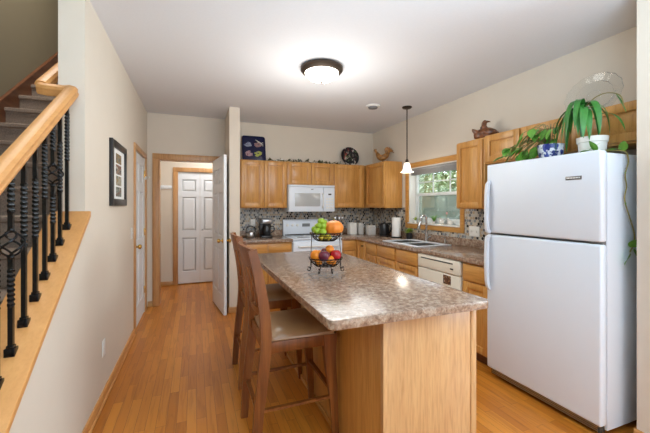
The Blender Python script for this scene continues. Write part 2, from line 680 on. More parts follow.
m = MB()
m.box(-0.74, -0.61, 2.37, 4.12, 0, CEIL)
m.box(-0.74, -0.61, 4.93, 6.39, 0, CEIL)
m.box(-0.74, -0.61, 4.12, 4.93, 2.0, CEIL)
m.box(-0.74, -0.61, -3.5, 6.39, CEIL, HI)
struct('wall_left', m, 'wall', 'beige hallway wall left with framed picture', 'wall', smooth=False)
m = MB().prism([(0.80, 0), (2.37, 0), (2.37, cap_z(2.37) - 0.03), (0.80, cap_z(0.80) - 0.03)], -0.74, -0.61, 'x')
struct('wall_knee', m, 'wall', 'sloped beige knee wall below the stair railing', 'wall', smooth=False)
m = MB().box(-0.61, -0.464, 5.15, 5.27, 0, CEIL).box(0.285, 0.545, 5.15, 5.27, 0, CEIL).box(-0.464, 0.285, 5.15, 5.27, 2.03, CEIL)
struct('wall_hall', m, 'wall', 'beige end wall of the hall around the open doorway', 'wall', smooth=False)
m = MB().box(0.413, 0.545, 4.47, 5.15, 0, CEIL)
struct('wall_stub', m, 'wall', 'narrow beige wall end between the white open door and the cabinets', 'wall', smooth=False)
m = MB().box(0.545, 2.93, 5.22, 5.34, 0, CEIL)
struct('wall_back', m, 'wall', 'cream back wall of the kitchen', 'wall', smooth=False)
WY0, WY1, WZ0, WZ1 = 3.11, 4.14, 1.13, 1.93
m = MB().box(2.93, 3.08, 1.05, WY0, 0, CEIL).box(2.93, 3.08, WY1, 5.34, 0, CEIL)
m.box(2.93, 3.08, WY0, WY1, 0, WZ0).box(2.93, 3.08, WY0, WY1, WZ1, CEIL)
struct('wall_right', m, 'wall', 'cream right kitchen wall with the sink window', 'wall', smooth=False)
m = MB().box(2.415, 2.93, 1.05, 1.17, 0, CEIL).box(3.08, 4.5, 1.05, 1.17, 0, CEIL)
struct('wall_pier', m, 'wall', 'cream wall end at the right edge beside the refrigerator', 'wall', smooth=False)
m = MB().box(-0.61, -0.277, 6.39, 6.5, 0, CEIL).box(0.443, 1.3, 6.39, 6.5, 0, CEIL).box(-0.277, 0.443, 6.39, 6.5, 1.98, CEIL)
m.box(-0.277, 0.443, 6.45, 6.5, 0, CEIL)
struct('wall_closet', m, 'wall', 'pale wall beyond the doorway around the folding doors', 'wall', smooth=False)
struct('wall_vestibule', MB().box(1.3, 1.4, 5.34, 6.5, 0, CEIL), 'wall', 'side wall of the room beyond the doorway', 'wall', smooth=False)
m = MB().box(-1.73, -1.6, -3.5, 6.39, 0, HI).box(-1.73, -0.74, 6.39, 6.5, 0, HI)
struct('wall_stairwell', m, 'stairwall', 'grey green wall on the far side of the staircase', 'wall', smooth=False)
m = MB().box(-1.6, 0, -3.6, -3.5, 0, CEIL).box(1.8, 4.6, -3.6, -3.5, 0, CEIL).box(0, 1.8, -3.6, -3.5, 2.4, CEIL).box(-1.6, -0.61, -3.6, -3.5, CEIL, HI)
struct('wall_rear', m, 'wall', 'rear wall behind the viewpoint', 'wall', smooth=False)
m = MB().box(4.5, 4.6, -3.5, -1.8, 0, CEIL).box(4.5, 4.6, -0.2, 1.17, 0, CEIL).box(4.5, 4.6, -1.8, -0.2, 2.2, CEIL).box(4.5, 4.6, -1.8, -0.2, 0, 0.7)
struct('wall_dining', m, 'wall', 'dining side wall behind the viewpoint', 'wall', smooth=False)

# unseen openings added behind the camera, sized for the light they let in
w2 = thing('window_2', 'unseen patio opening added for light behind the viewpoint', 'window', (0.9, -3.55, 0), kind='structure')
m = MB()
for x in (0.03, 0.9, 1.77):
    m.box(x - 0.03, x + 0.03, -3.58, -3.52, 0, 2.4)
m.box(0, 1.8, -3.58, -3.52, 0, 0.06).box(0, 1.8, -3.58, -3.52, 2.34, 2.4)
m.build('window_frame', 'white_door', w2)
w3 = thing('window_3', 'unseen dining window added for light behind the viewpoint', 'window', (4.55, -1.0, 0.7), kind='structure')
m = MB()
for y in (-1.77, -1.0, -0.23):
    m.box(4.52, 4.58, y - 0.03, y + 0.03, 0.7, 2.2)
m.box(4.52, 4.58, -1.8, -0.2, 0.7, 0.76).box(4.52, 4.58, -1.8, -0.2, 2.14, 2.2)
m.build('window_frame', 'white_door', w3)

# baseboards
m = MB().box(-0.61, -0.598, 2.37, 4.06, 0, 0.075, 0.003).box(-0.61, -0.598, 0.80, 2.37, 0, 0.075, 0.003)
m.box(-0.598, -0.585, 0.80, 4.06, 0, 0.018, 0.004)
struct('baseboard_left', m, 'trim_oak_y', 'oak baseboard along the left wall', 'baseboard')
m = MB().box(-0.605, -0.545, 5.138, 5.15, 0, 0.075, 0.003)
struct('baseboard_hall', m, 'trim_oak_x', 'short oak baseboard left of the doorway', 'baseboard')
m = MB().box(-0.61, -0.35, 6.378, 6.39, 0, 0.075, 0.003)
struct('baseboard_closet', m, 'trim_oak_x', 'oak baseboard beyond the doorway', 'baseboard')
m = MB().box(0.402, 0.545, 4.458, 4.47, 0, 0.075, 0.003).box(0.401, 0.413, 4.47, 5.13, 0, 0.075, 0.003)
struct('baseboard_stub', m, 'trim_oak_x', 'oak baseboard around the narrow wall end', 'baseboard')
m = MB().box(2.403, 2.415, 1.04, 1.18, 0, 0.075, 0.003)
struct('baseboard_right', m, 'trim_oak_y', 'oak baseboard on the right wall end', 'baseboard')

# sloped oak cap of the knee wall
a, c = 0.76, 2.369
m = MB().prism([(a, cap_z(a) - 0.035), (c, cap_z(c) - 0.035), (c, cap_z(c)), (a, cap_z(a))], -0.775, -0.578, 'x', bev=0.004)
m.prism([(a + .02, cap_z(a + .02) - 0.06), (c, cap_z(c) - 0.06), (c, cap_z(c) - 0.034), (a + .02, cap_z(a + .02) - 0.034)], -0.61, -0.594, 'x')
struct('trim_1', m, 'trim_oak_y', 'pale oak cap sloping up the knee wall under the railing', 'trim')

# stairs
prof = []
step = lambda i: (4.066 + (i - 13) * 0.257, 0.1885 * i)
prof.append((step(1)[0] + 0.02, 0.0))
for i in range(1, 18):
    y, z = step(i)
    prof += [(y + 0.02, z - 0.04), (y, z - 0.03), (y, z - 0.006), (y + 0.008, z)]
    ny = step(i + 1)[0]
    prof.append((ny + 0.02, z))
prof += [(6.38, 0.1885 * 17), (6.38, 0.0)]
m = MB().prism(prof, -1.58, -0.742, 'x')
struct('staircase', m, 'carpet', 'staircase with brown grey carpet rising behind the iron railing', 'stairs', smooth=False)
y0, y1 = 0.9, 5.36
off = 0.075
zz = lambda y: 2.451 + (y - 4.066) * 0.7335
m = MB().prism([(y0, max(0, zz(y0) - 0.25)), (y1, zz(y1) - 0.3), (y1, zz(y1) + off), (y0, zz(y0) + off)], -1.6, -1.58, 'x')
m.prism([(y0, zz(y0) + off - .006), (y1, zz(y1) + off - .006), (y1, zz(y1) + off + .016), (y0, zz(y0) + off + .016)], -1.6, -1.572, 'x')
struct('trim_2', m, 'dark_skirt', 'dark brown skirt board against the stairwell wall', 'trim')

# stair railing ------------------------------------------------------
rail = thing('stair_railing', 'oak handrail with black twisted iron balusters on the sloped knee wall', 'railing', (-0.66, 1.6, cap_z(1.6)))
rz = lambda y: 1.495 + 0.715 * (y - 1.56)
sec = [(-1, -.5), (-.82, -.95), (.82, -.95), (1, -.5), (.86, -.1), (1, .35), (.72, .85), (.3, 1), (-.3, 1), (-.72, .85), (-1, .35), (-.86, -.1)]
ax = 0.60
m = MB()
pts = [(-0.66, y, rz(y)) for y in (0.80, 1.2, 1.6, 2.0, 2.30)]
m.tube(pts, 0.031, section=sec, up=(0, 0, 1))
pts = [(-0.66, 2.285, rz(2.285)), (-0.66, 2.322, rz(2.322)), (-0.672, 2.336, rz(2.33)), (-0.70, 2.338, rz(2.33) - 0.005), (-0.775, 2.338, rz(2.33) - 0.005), (-0.805, 2.345, rz(2.33)), (-0.81, 2.37, rz(2.36))]
m.tube(pts, 0.031, section=sec, up=(0, 0, 1))
pts = [(-0.81, y, rz(y)) for y in (2.35, 2.8, 3.6, 4.4)]
m.tube(pts, 0.031, section=sec, up=(0, 0, 1))
m.build('handrail', 'trim_oak_y', rail, ang=40)
sq = [(1, 1), (-1, 1), (-1, -1), (1, -1)]


def baluster(y, kind, k):
    zb, zt = cap_z(y) + 0.001, rz(y) - 0.03
    m = MB()
    q = 0.0080
    tw = []
    if kind == 'basket':
        c = zb + 0.42
        cuts = [(zb, c - 0.24, 0), (c - 0.24, c - 0.10, 5), (c - 0.10, c - 0.045, 0), (c + 0.045, c + 0.12, 0), (c + 0.12, c + 0.27, 5), (c + 0.27, zt, 0)]
    else:
        c = zb + (0.50, 0.40, 0.45)[k % 3]
        cuts = [(zb, c - 0.13, 0), (c - 0.13, c + 0.13, 9), (c + 0.13, zt, 0)]
    for a, b, t in cuts:
        if t:
            n = 48
            m.tube([(-0.66, y, a + (b - a) * i / n) for i in range(n + 1)], q * 1.08, section=sq, twist=math.pi * t * 0.75, up=(0, 1, 0))
            for s in (a, b):
                m.lathe([(0, -.006), (0.009, -.004), (0.011, 0), (0.009, .004), (0, .006)], (-0.66, y, s), 10)
        else:
            m.box(-0.66 - q, -0.66 + q, y - q, y + q, a, b)
    if kind == 'basket':
        for j in range(4):
            pts = []
            for i in range(13):
                t = i / 12
                an = j * math.pi / 2 + t * math.pi * 1.0
                r = 0.038 * math.sin(math.pi * t) ** 0.75 + 0.004
                pts.append((-0.66 + r * math.cos(an), y + r * math.sin(an), c - 0.05 + 0.10 * t))
            m.tube(pts, 0.0042, 6)
        for s in (c - 0.052, c + 0.052):
            m.ball((-0.66, y, s), 0.012, seg=10)
    b = m.build('baluster', 'black_metal', rail)
    s = MB()
    s.box(-0.66 - .017, -0.66 + .017, y - .017, y + .017, zb - 0.012, zb + 0.020, 0.002)
    s.box(-0.66 - .012, -0.66 + .012, y - .012, y + .012, zb + 0.018, zb + 0.030, 0.002)
    s.build('shoe', 'black_metal', b)


ys = [2.244, 2.141, 2.047, 1.950, 1.850, 1.744, 1.639, 1.535, 1.43, 1.325, 1.22, 1.115, 1.01]
for k, y in enumerate(ys):
    baluster(y, 'basket' if k % 4 == 2 else 'twist', k)
m = MB().box(-0.70, -0.62, 0.81, 0.89, cap_z(.85) - 0.03, 1.02, 0.004).box(-0.71, -0.61, 0.80, 0.90, 1.02, 1.05, 0.006)
m.build('newel_post', 'trim_oak', rail)


# ------------------------------------------------------------------ doors
def panel_door(m, w, h, t, cols, rows, X):
    m.box(0, w, t * 0.3, t * 0.7, 0, h, 0, X)
    xs = [0] + [v for c in cols for v in c] + [w]
    for (ya, yb, sgn) in ((0, t * 0.3, 1), (t * 0.7, t, -1)):
        for i in range(0, len(xs), 2):
            m.box(xs[i], xs[i + 1], ya, yb, 0, h, 0.0, X)
        zs = [0] + [v for r in rows for v in r] + [h]
        for (ca, cb) in cols:
            for i in range(0, len(zs), 2):
                m.box(ca, cb, ya, yb, zs[i], zs[i + 1], 0, X)
            for (ra, rb) in rows:
                # raised field with sloping edge
                b = bmesh.new()
                rings = []
                for ins, d in ((0.0, 0.55), (0.012, 1.0), (0.02, 1.0), (0.045, 0.25)):
                    yy = (t * 0.3 * d) if sgn > 0 else t - t * 0.3 * d
                    rings.append([b.verts.new(p) for p in ((ca + ins, yy, ra + ins), (cb - ins, yy, ra + ins), (cb - ins, yy, rb - ins), (ca + ins, yy, rb - ins))])
                for i in range(3):
                    for j in range(4):
                        b.faces.new((rings[i][j], rings[i][(j + 1) % 4], rings[i + 1][(j + 1) % 4], rings[i + 1][j]))
                b.faces.new(rings[-1])
                bmesh.ops.recalc_face_normals(b, faces=b.faces[:])
                if sgn < 0:
                    pass
                m.merge(b, X)


def knob(root, X, mat='brass', r=0.027):
    """door knob on both sides; local y is the door normal, centre of the leaf at y 0"""
    m = MB()
    prof = [(0.0, 0.0), (0.030, 0.0), (0.030, 0.006), (0.012, 0.010), (0.010, 0.030), (r * .8, 0.036), (r, 0.048), (r * .9, 0.060), (r * .5, 0.068), (0, 0.070)]
    for s in (1, -1):
        m.lathe(prof, seg=20, X=X @ Matrix.Rotation(R(-90 * s), 4, 'X') @ T(0, 0, 0.018))
    m.build('door_knob', mat, root)


def casing(root, pieces, mat):
    m = MB()
    for p in pieces:
        m.box(*p, 0.004)
    m.build('casing', mat, root)


rows6 = [(0.23, 0.82), (0.98, 1.55), (1.66, 1.87)]
# door_1: closed, in the left wall
d1 = thing('door_1', 'closed white panelled door in the left wall with brass knob', 'door', (-0.63, 4.525, 0), kind='structure')
m = MB()
X = T(-0.655, 4.125, 0.008) @ RZ(90)
panel_door(m, 0.80, 1.985, 0.035, [(0.11, 0.36), (0.44, 0.69)], rows6, T(-0.618, 4.125, 0.008) @ RZ(90))
m.build('door_leaf', 'white_door', d1, smooth=False)
knob(d1, T(-0.6355, 4.19, 0.93) @ RZ(90))
m = MB()
for z in (0.25, 1.0, 1.75):
    m.box(-0.620, -0.606, 4.915, 4.935, z, z + 0.09, 0.002)
m.build('hinge', 'brass', d1)
casing(d1, [(-0.612, -0.592, 4.06, 4.12, 0, 2.0), (-0.612, -0.592, 4.93, 4.99, 0, 2.0), (-0.612, -0.592, 4.06, 4.99, 2.0, 2.06)], 'trim_oak')
m = MB().tube([(-0.60, 4.93, 1.745), (-0.575, 4.90, 1.755), (-0.555, 4.875, 1.75)], 0.006, 8).ball((-0.60, 4.93, 1.745), 0.012, (1, 1, 2.0)).ball((-0.552, 4.872, 1.75), 0.011)
m.build('hinge_stop', 'white_plastic', d1)

# door_2: open doorway at the end of the hall with its leaf swung towards the camera
d2 = thing('door_2', 'white panelled door standing open against the narrow wall end', 'door', (0.30, 4.75, 0), kind='structure')
ang = math.degrees(math.atan2(4.365 - 5.135, 0.375 - 0.275))
m = MB()
X2 = T(0.272, 5.125, 0.01) @ RZ(ang)
panel_door(m, 0.765, 2.015, 0.035, [(0.11, 0.345), (0.42, 0.655)], rows6, X2 @ T(0, -0.035, 0))
m.build('door_leaf', 'white_door', d2, smooth=False)
knob(d2, X2 @ T(0.705, -0.0175, 0.93))
casing(d2, [(-0.545, -0.470, 5.132, 5.15, 0, 2.03), (0.290, 0.36, 5.132, 5.15, 0, 2.03), (-0.545, 0.36, 5.132, 5.15, 2.03, 2.105),
            (-0.545, -0.470, 5.27, 5.285, 0, 2.03), (0.290, 0.36, 5.27, 5.285, 0, 2.03)], 'trim_oak')
m = MB().box(-0.472, -0.455, 5.14, 5.28, 0, 2.03, 0.002).box(-0.455, 0.272, 5.14, 5.28, 2.018, 2.035, 0.002).box(0.276, 0.291, 5.14, 5.28, 0, 2.03, 0.002)
m.build('jamb', 'trim_oak', d2)
m = MB()
for z in (0.25, 1.75):
    m.box(-0.456, -0.452, 5.20, 5.23, z + .65 if z < 1 else z, z + 0.74 if z < 1 else z + .09)
m.build('strike_plate', 'brass', d2)

# door_3: bifold in the room beyond
d3 = thing('door_3', 'white bifold doors beyond the doorway', 'door', (0.083, 6.40, 0), kind='structure')
for x in (-0.277, 0.084):
    m = MB()
    panel_door(m, 0.356, 1.955, 0.03, [(0.06, 0.296)], [(0.20, 0.80), (0.92, 1.52), (1.61, 1.83)], T(x + 0.002, 6.40, 0.02))
    m.build('door_leaf', 'white_door', d3, smooth=False)
m = MB().lathe([(0, 0), (0.008, 0), (0.008, 0.012), (0.016, 0.018), (0.014, 0.028), (0, 0.030)], seg=14, X=T(0.125, 6.40, 0.96) @ Matrix.Rotation(R(90), 4, 'X'))
m.build('door_knob', 'steel', d3)
casing(d3, [(-0.357, -0.277, 6.372, 6.39, 0, 1.98), (0.443, 0.515, 6.372, 6.39, 0, 1.98), (-0.357, 0.515, 6.372, 6.39, 1.98, 2.055)], 'trim_oak')

# ------------------------------------------------------------------ sink window
w1 = thing('window_1', 'white gridded sash window with oak casing above the sink', 'window', (3.0, 3.62, 1.06), kind='structure')
m = MB()
m.box(2.912, 2.932, WY1, WY1 + 0.07, WZ0 - 0.07, WZ1 + 0.07, 0.004).box(2.912, 2.932, WY0 - 0.065, WY0, WZ0 - 0.07, WZ1 + 0.07, 0.004)
m.box(2.912, 2.932, WY0, WY1, WZ1, WZ1 + 0.07, 0.004).box(2.912, 2.932, WY0, WY1, WZ0 - 0.07, WZ0, 0.004)
m.build('casing', 'oak_h', w1)
m = MB().box(2.90, 3.04, WY0, WY1, WZ0 - 0.004, WZ0 + 0.012, 0.003)
m.build('window_sill', 'white_plastic', w1)
m = MB().box(2.932, 3.04, WY1 - 0.012, WY1 + 0.001, WZ0, WZ1).box(2.932, 3.04, WY0 - 0.001, WY0 + 0.012, WZ0, WZ1).box(2.932, 3.04, WY0, WY1, WZ1 - 0.012, WZ1 + 0.001)
m.build('jamb', 'white_plastic', w1)
m = MB()
fx0, fx1 = 3.035, 3.078
m.box(fx0, fx1, WY0, WY0 + 0.045, WZ0, WZ1, 0.003).box(fx0, fx1, WY1 - 0.045, WY1, WZ0, WZ1, 0.003)
m.box(fx0, fx1, WY0, WY1, WZ0, WZ0 + 0.045, 0.003).box(fx0, fx1, WY0, WY1, WZ1 - 0.045, WZ1, 0.003)
m.build('window_frame', 'vinyl', w1)
m = MB()
zu = 1.545
m.box(3.055, 3.072, WY0 + .045, WY1 - .045, zu - 0.02, zu + 0.02)
for y in (3.435, 3.765):
    m.box(3.058, 3.068, y - 0.009, y + 0.009, zu, WZ1 - 0.04)
m.box(3.058, 3.068, WY0 + .045, WY1 - .045, 1.712, 1.728)
us = m.build('upper_sash', 'vinyl', w1)
MB().box(3.061, 3.064, WY0 + .045, WY1 - .045, zu + .01, WZ1 - 0.04).build('pane', 'glass', us, smooth=False)
m = MB()
m.box(3.030, 3.052, WY0 + .045, WY1 - .045, zu - 0.022, zu + 0.018, 0.002).box(3.030, 3.052, WY0 + .045, WY1 - .045, WZ0 + .045, WZ0 + .085, 0.002)
m.box(3.030, 3.052, WY0 + .045, WY0 + .085, WZ0 + .085, zu - .02, 0.002).box(3.030, 3.052, WY1 - .085, WY1 - .045, WZ0 + .085, zu - .02, 0.002)
m.box(3.018, 3.032, 3.60, 3.66, zu - 0.01, zu + 0.012, 0.002)
ls = m.build('lower_sash', 'vinyl', w1)
MB().box(3.040, 3.043, WY0 + .08, WY1 - .08, WZ0 + .08, zu - 0.02).build('pane', 'glass', ls, smooth=False)
MB().box(3.074, 3.0755, WY0 + .03, WY1 - .03, WZ0 + .03, zu).build('insect_screen', 'screen', w1, smooth=False)
m = MB().box(2.955, 3.01, WY0 + 0.014, WY1 - 0.014, 1.885, 1.917, 0.003)
for i in range(6):
    m.box(2.952, 3.012, WY0 + 0.018, WY1 - 0.018, 1.825 + i * 0.010, 1.833 + i * 0.010, 0.002)
m.build('blind', 'towel_grey', w1)

# backsplash
m = MB().box(0.548, 2.925, 5.212, 5.22, 0.90, 1.36)
struct('backsplash_back', m, 'mosaic_xz', 'grey mosaic tile backsplash on the back wall', 'backsplash', smooth=False)
m = MB().box(2.922, 2.93, 2.08, WY0 - 0.066, 0.90, 1.36).box(2.922, 2.93, WY1 + 0.071, 5.212, 0.90, 1.36).box(2.922, 2.93, WY0 - 0.066, WY1 + 0.071, 0.90, WZ0 - 0.071)
struct('backsplash_right', m, 'mosaic_yz', 'tan and grey mosaic tile backsplash on the window wall', 'backsplash', smooth=False)

# outdoors
struct('ground', MB().box(3.2, 30, -12, 26, -0.4, -0.3), 'grass', 'lawn outside the window', 'ground', smooth=False)
b = MB()
bb = bmesh.new()
NX, NY = 14, 40
gg = [[bb.verts.new((17 + 12 * i / NX, -8 + 44 * j / NY, -0.32 + 5.2 * math.sin(math.pi / 2 * i / NX) + 0.5 * math.sin(j * 1.3) * i / NX)) for j in range(NY + 1)] for i in range(NX + 1)]
for i in range(NX):
    for j in range(NY):
        bb.faces.new((gg[i][j], gg[i + 1][j], gg[i + 1][j + 1], gg[i][j + 1]))
b.merge(bb)
struct('hillside', b, 'grass', 'hazy green hillside beyond the garden trees', 'hill')
for i, (x, y, h, r) in enumerate([(9.5, 9.2, 2.9, 1.25), (11.0, 12.3, 3.2, 1.4), (12.5, 16.0, 3.3, 1.6), (9.8, 6.2, 2.7, 1.25), (14.5, 20.5, 3.8, 1.9)]):
    t = thing('garden_tree', ['pale green tree outside the window, seen through the top left panes', 'pale green tree outside the window, seen through the middle panes',
                              'pale green tree far outside the window by the left jamb', 'pale green tree outside the window, nearest the upper cabinet', 'tallest pale green tree farthest outside the window'][i], 'tree', (x, y, -0.3), 'trees in the garden outside the window')
    m = MB().tube([(x, y, -0.3), (x + .05, y, 0.8), (x, y + .1, h * .7)], [0.14, 0.10, 0.04], 8)
    m.build('trunk', 'bark', t)
    m = MB()
    rnd = random.Random(i)
    for k in range(1100):
        a = rnd.uniform(0, 2 * math.pi)
        e = rnd.uniform(-1, 1)
        q = rnd.uniform(0.5, 1) ** 0.5
        c = Vector((x + r * q * math.cos(a) * math.sqrt(1 - e * e), y + r * q * math.sin(a) * math.sqrt(1 - e * e), h * 0.62 + e * q * h * 0.45))
        m.leaf(c, (rnd.uniform(-1, 1), rnd.uniform(-1, 1), rnd.uniform(-.3, .6)), 0.30, 0.16, 0.4, 2)
    m.build('foliage', 'tree_leaf', t, smooth=False)


# ================================================================== CABINETS
def raised_front(m, w, h, X, frame=0.055, t=0.02, flat=False):
    """cabinet door or drawer front, local x 0..w, z 0..h, outer face y=-t"""
    if flat:
        m.box(0, w, -t, 0, 0, h, 0.004, X)
        m.box(0.02, w - 0.02, -t - 0.002, -t + 0.001, 0.02, h - 0.02, 0.0015, X)
        return
    fw = min(frame, w * 0.28, h * 0.30)
    m.box(0, fw, -t, 0, 0, h, 0.003, X).box(w - fw, w, -t, 0, 0, h, 0.003, X)
    m.box(fw, w - fw, -t + 0.0005, 0, 0, fw, 0.002, X).box(fw, w - fw, -t + 0.0005, 0, h - fw, h, 0.002, X)
    b = bmesh.new()
    rings = []
    for ins, y in ((-0.001, -t + 0.016), (0.009, -t + 0.016), (0.036, -t + 0.002)):
        a0, a1, c0, c1 = fw + ins, w - fw - ins, fw + ins, h - fw - ins
        rings.append([b.verts.new(p) for p in ((a0, y, c0), (a1, y, c0), (a1, y, c1), (a0, y, c1))])
    for i in range(2):
        for j in range(4):
            b.faces.new((rings[i][j], rings[i][(j + 1) % 4], rings[i + 1][(j + 1) % 4], rings[i + 1][j]))
    b.faces.new(rings[-1])
    bmesh.ops.recalc_face_normals(b, faces=b.faces[:])
    m.merge(b, X)


def cabinet(label, X, w, z0, z1, depth, fronts, facing, group=None, toe=False, open_top=False, name='wall_cabinet', cat='cabinet'):
    """local frame of X: x along the front, y into the wall, carcass front at y=0"""
    p = X @ Vector((w / 2, depth / 2, z0))
    t = thing(name, label, cat, p, group)
    m = MB()
    zb = z0 + (0.10 if toe else 0)
    if open_top:
        k = 0.018
        m.box(0, k, 0, depth, zb, z1, 0, X).box(w - k, w, 0, depth, zb, z1, 0, X).box(k, w - k, 0, depth, zb, zb + k, 0, X).box(k, w - k, depth - k, depth, zb + k, z1, 0, X)
        m.box(k, w - k, 0, k, zb + k, z1 - 0.17, 0, X).box(k, w - k, 0, k, z1 - 0.17, z1, 0, X)
    else:
        m.box(0, w, 0, depth, zb, z1, 0.0015, X)
    m.build('carcass', 'oak', t)
    if toe:
        MB().box(0.0, w, 0.065, depth, z0, zb, 0, X).build('toe_kick', 'dark_skirt', t)
    for (kind, a, b, c, d) in fronts:
        f = MB()
        raised_front(f, b - a, d - c, X @ T(a, 0, c), flat=(kind == 'drawer'))
        f.build('door' if kind == 'door' else 'drawer_front', 'oak' if kind == 'door' else ('oak_x' if facing == 'y' else 'oak_h'), t)
    return t


UB, UT = 1.35, 2.05
YF = 4.92     # carcass front of the back uppers
cab = cabinet
cab('two-door oak wall cabinet left of the microwave under the navy tray', T(0.603, YF, 0), 0.690, UB, UT, 0.29, [('door', 0.012, 0.335, UB + 0.01, UT - 0.012), ('door', 0.350, 0.678, UB + 0.01, UT - 0.012)], 'y')
cab('short two-door oak wall cabinet above the microwave', T(1.295, YF, 0), 0.755, 1.705, UT, 0.29, [('door', 0.012, 0.372, 1.713, UT - 0.012), ('door', 0.385, 0.743, 1.713, UT - 0.012)], 'y')
cab('single-door oak wall cabinet under the round dark plate', T(2.052, YF, 0), 0.558, UB, UT, 0.29, [('door', 0.014, 0.52, UB + 0.01, UT - 0.012)], 'y')
XF = 2.63     # carcass front of the right-hand uppers
SX = lambda y: T(XF, y, 0) @ RZ(-90)
cab('oak corner wall cabinet beneath the carved rooster', SX(5.21), 0.91, UB, UT, 0.29, [('door', 0.34, 0.895, UB + 0.01, UT - 0.012)], 'x')
cab('tall narrow oak wall cabinet between the window and the refrigerator', SX(2.845), 0.365, UB, UT, 0.29, [('door', 0.010, 0.352, UB + 0.01, UT - 0.012)], 'x')
cab('short oak wall cabinet above the refrigerator behind the blue and white pot', SX(2.478), 0.80, 1.785, UT + 0.01, 0.29, [('door', 0.018, 0.385, 1.80, UT), ('door', 0.405, 0.785, 1.80, UT)], 'x')
cab('short oak wall cabinet over the near end of the refrigerator beside the glass platter', SX(1.676), 0.50, 1.785, UT + 0.01, 0.29, [('door', 0.018, 0.485, 1.80, UT)], 'x')

# base cabinets ------------------------------------------------------
BT = 0.872
bl = 'base_cabinet'
cab('oak base cabinet under the coffee maker, two drawers over two doors', T(0.575, 4.60, 0), 0.705, 0, BT, 0.61,
    [('drawer', 0.015, 0.345, 0.715, 0.855), ('drawer', 0.372, 0.69, 0.715, 0.855), ('door', 0.015, 0.345, 0.115, 0.70), ('door', 0.372, 0.69, 0.115, 0.70)], 'y', toe=True, name=bl)
cab('narrow oak base cabinet right of the range', T(2.06, 4.60, 0), 0.232, 0, BT, 0.61, [('drawer', 0.012, 0.215, 0.715, 0.855), ('door', 0.012, 0.215, 0.115, 0.70)], 'y', toe=True, name=bl)
BXF = 2.295
BX = lambda y: T(BXF, y, 0) @ RZ(-90)
corner = cab('oak corner base cabinet with one narrow door near the white canisters', BX(5.21), 0.945, 0, BT, 0.61, [('door', 0.675, 0.925, 0.115, 0.855)], 'x', toe=True, name=bl)
m = MB().lathe([(0, 0), (0.006, 0), (0.006, .012), (.013, .018), (.011, .026), (0, .028)], seg=12, X=T(BXF - 0.02, 4.33, 0.80) @ Matrix.Rotation(R(-90), 4, 'Y'))
m.build('knob', 'black_metal', corner)
cab('slim oak base cabinet with one drawer left of the sink cabinet', BX(4.263), 0.308, 0, BT, 0.61, [('drawer', 0.015, 0.290, 0.715, 0.855), ('door', 0.015, 0.290, 0.115, 0.70)], 'x', toe=True, name=bl)
cab('wide oak sink cabinet with two false drawer fronts below the window', BX(3.953), 0.908, 0, BT, 0.61,
    [('drawer', 0.015, 0.432, 0.715, 0.855), ('drawer', 0.475, 0.893, 0.715, 0.855), ('door', 0.015, 0.432, 0.115, 0.70), ('door', 0.475, 0.893, 0.115, 0.70)], 'x', toe=True, open_top=True, name=bl)
cab('oak base cabinet between the dishwasher and the refrigerator', BX(2.408), 0.318, 0, BT, 0.61, [('drawer', 0.012, 0.300, 0.715, 0.855), ('door', 0.012, 0.300, 0.115, 0.70)], 'x', toe=True, name=bl)

# worktops -----------------------------------------------------------
C0, C1 = 0.874, 0.914
t = thing('worktop', 'brown speckled laminate worktop with coffee maker left of the range', 'worktop', (0.92, 4.9, C0))
MB().box(0.552, 1.288, 4.565, 5.210, C0, C1, 0.006).build('slab', 'laminate', t)
struct('trim_3', MB().box(0.552, 1.288, 5.188, 5.210, C1, C1 + 0.09, 0.004), 'laminate', 'low laminate upstand behind the coffee maker', 'trim')
SKX0, SKX1, SKY0, SKY1 = 2.36, 2.80, 3.18, 3.86
t = thing('worktop', 'long L-shaped brown speckled laminate worktop holding the sink', 'worktop', (2.58, 3.6, C0))
m = MB()
m.prism([(2.052, 4.565), (2.262, 4.565), (2.262, SKY1), (2.920, SKY1), (2.920, 5.210), (2.052, 5.210)], C0, C1, 'z', bev=0.005)
m.box(2.262, 2.920, 2.092, SKY0, C0, C1, 0.005).box(2.262, SKX0, SKY0 - .004, SKY1 + .004, C0, C1, 0.004).box(SKX1, 2.920, SKY0 - .004, SKY1 + .004, C0, C1, 0.004)
m.build('slab', 'laminate', t)
m = MB().box(2.898, 2.920, 2.092, 5.188, C1, C1 + 0.09, 0.004).box(2.052, 2.898, 5.188, 5.210, C1, C1 + 0.09, 0.004)
struct('trim_4', m, 'laminate', 'low laminate upstand along the sink wall', 'trim')

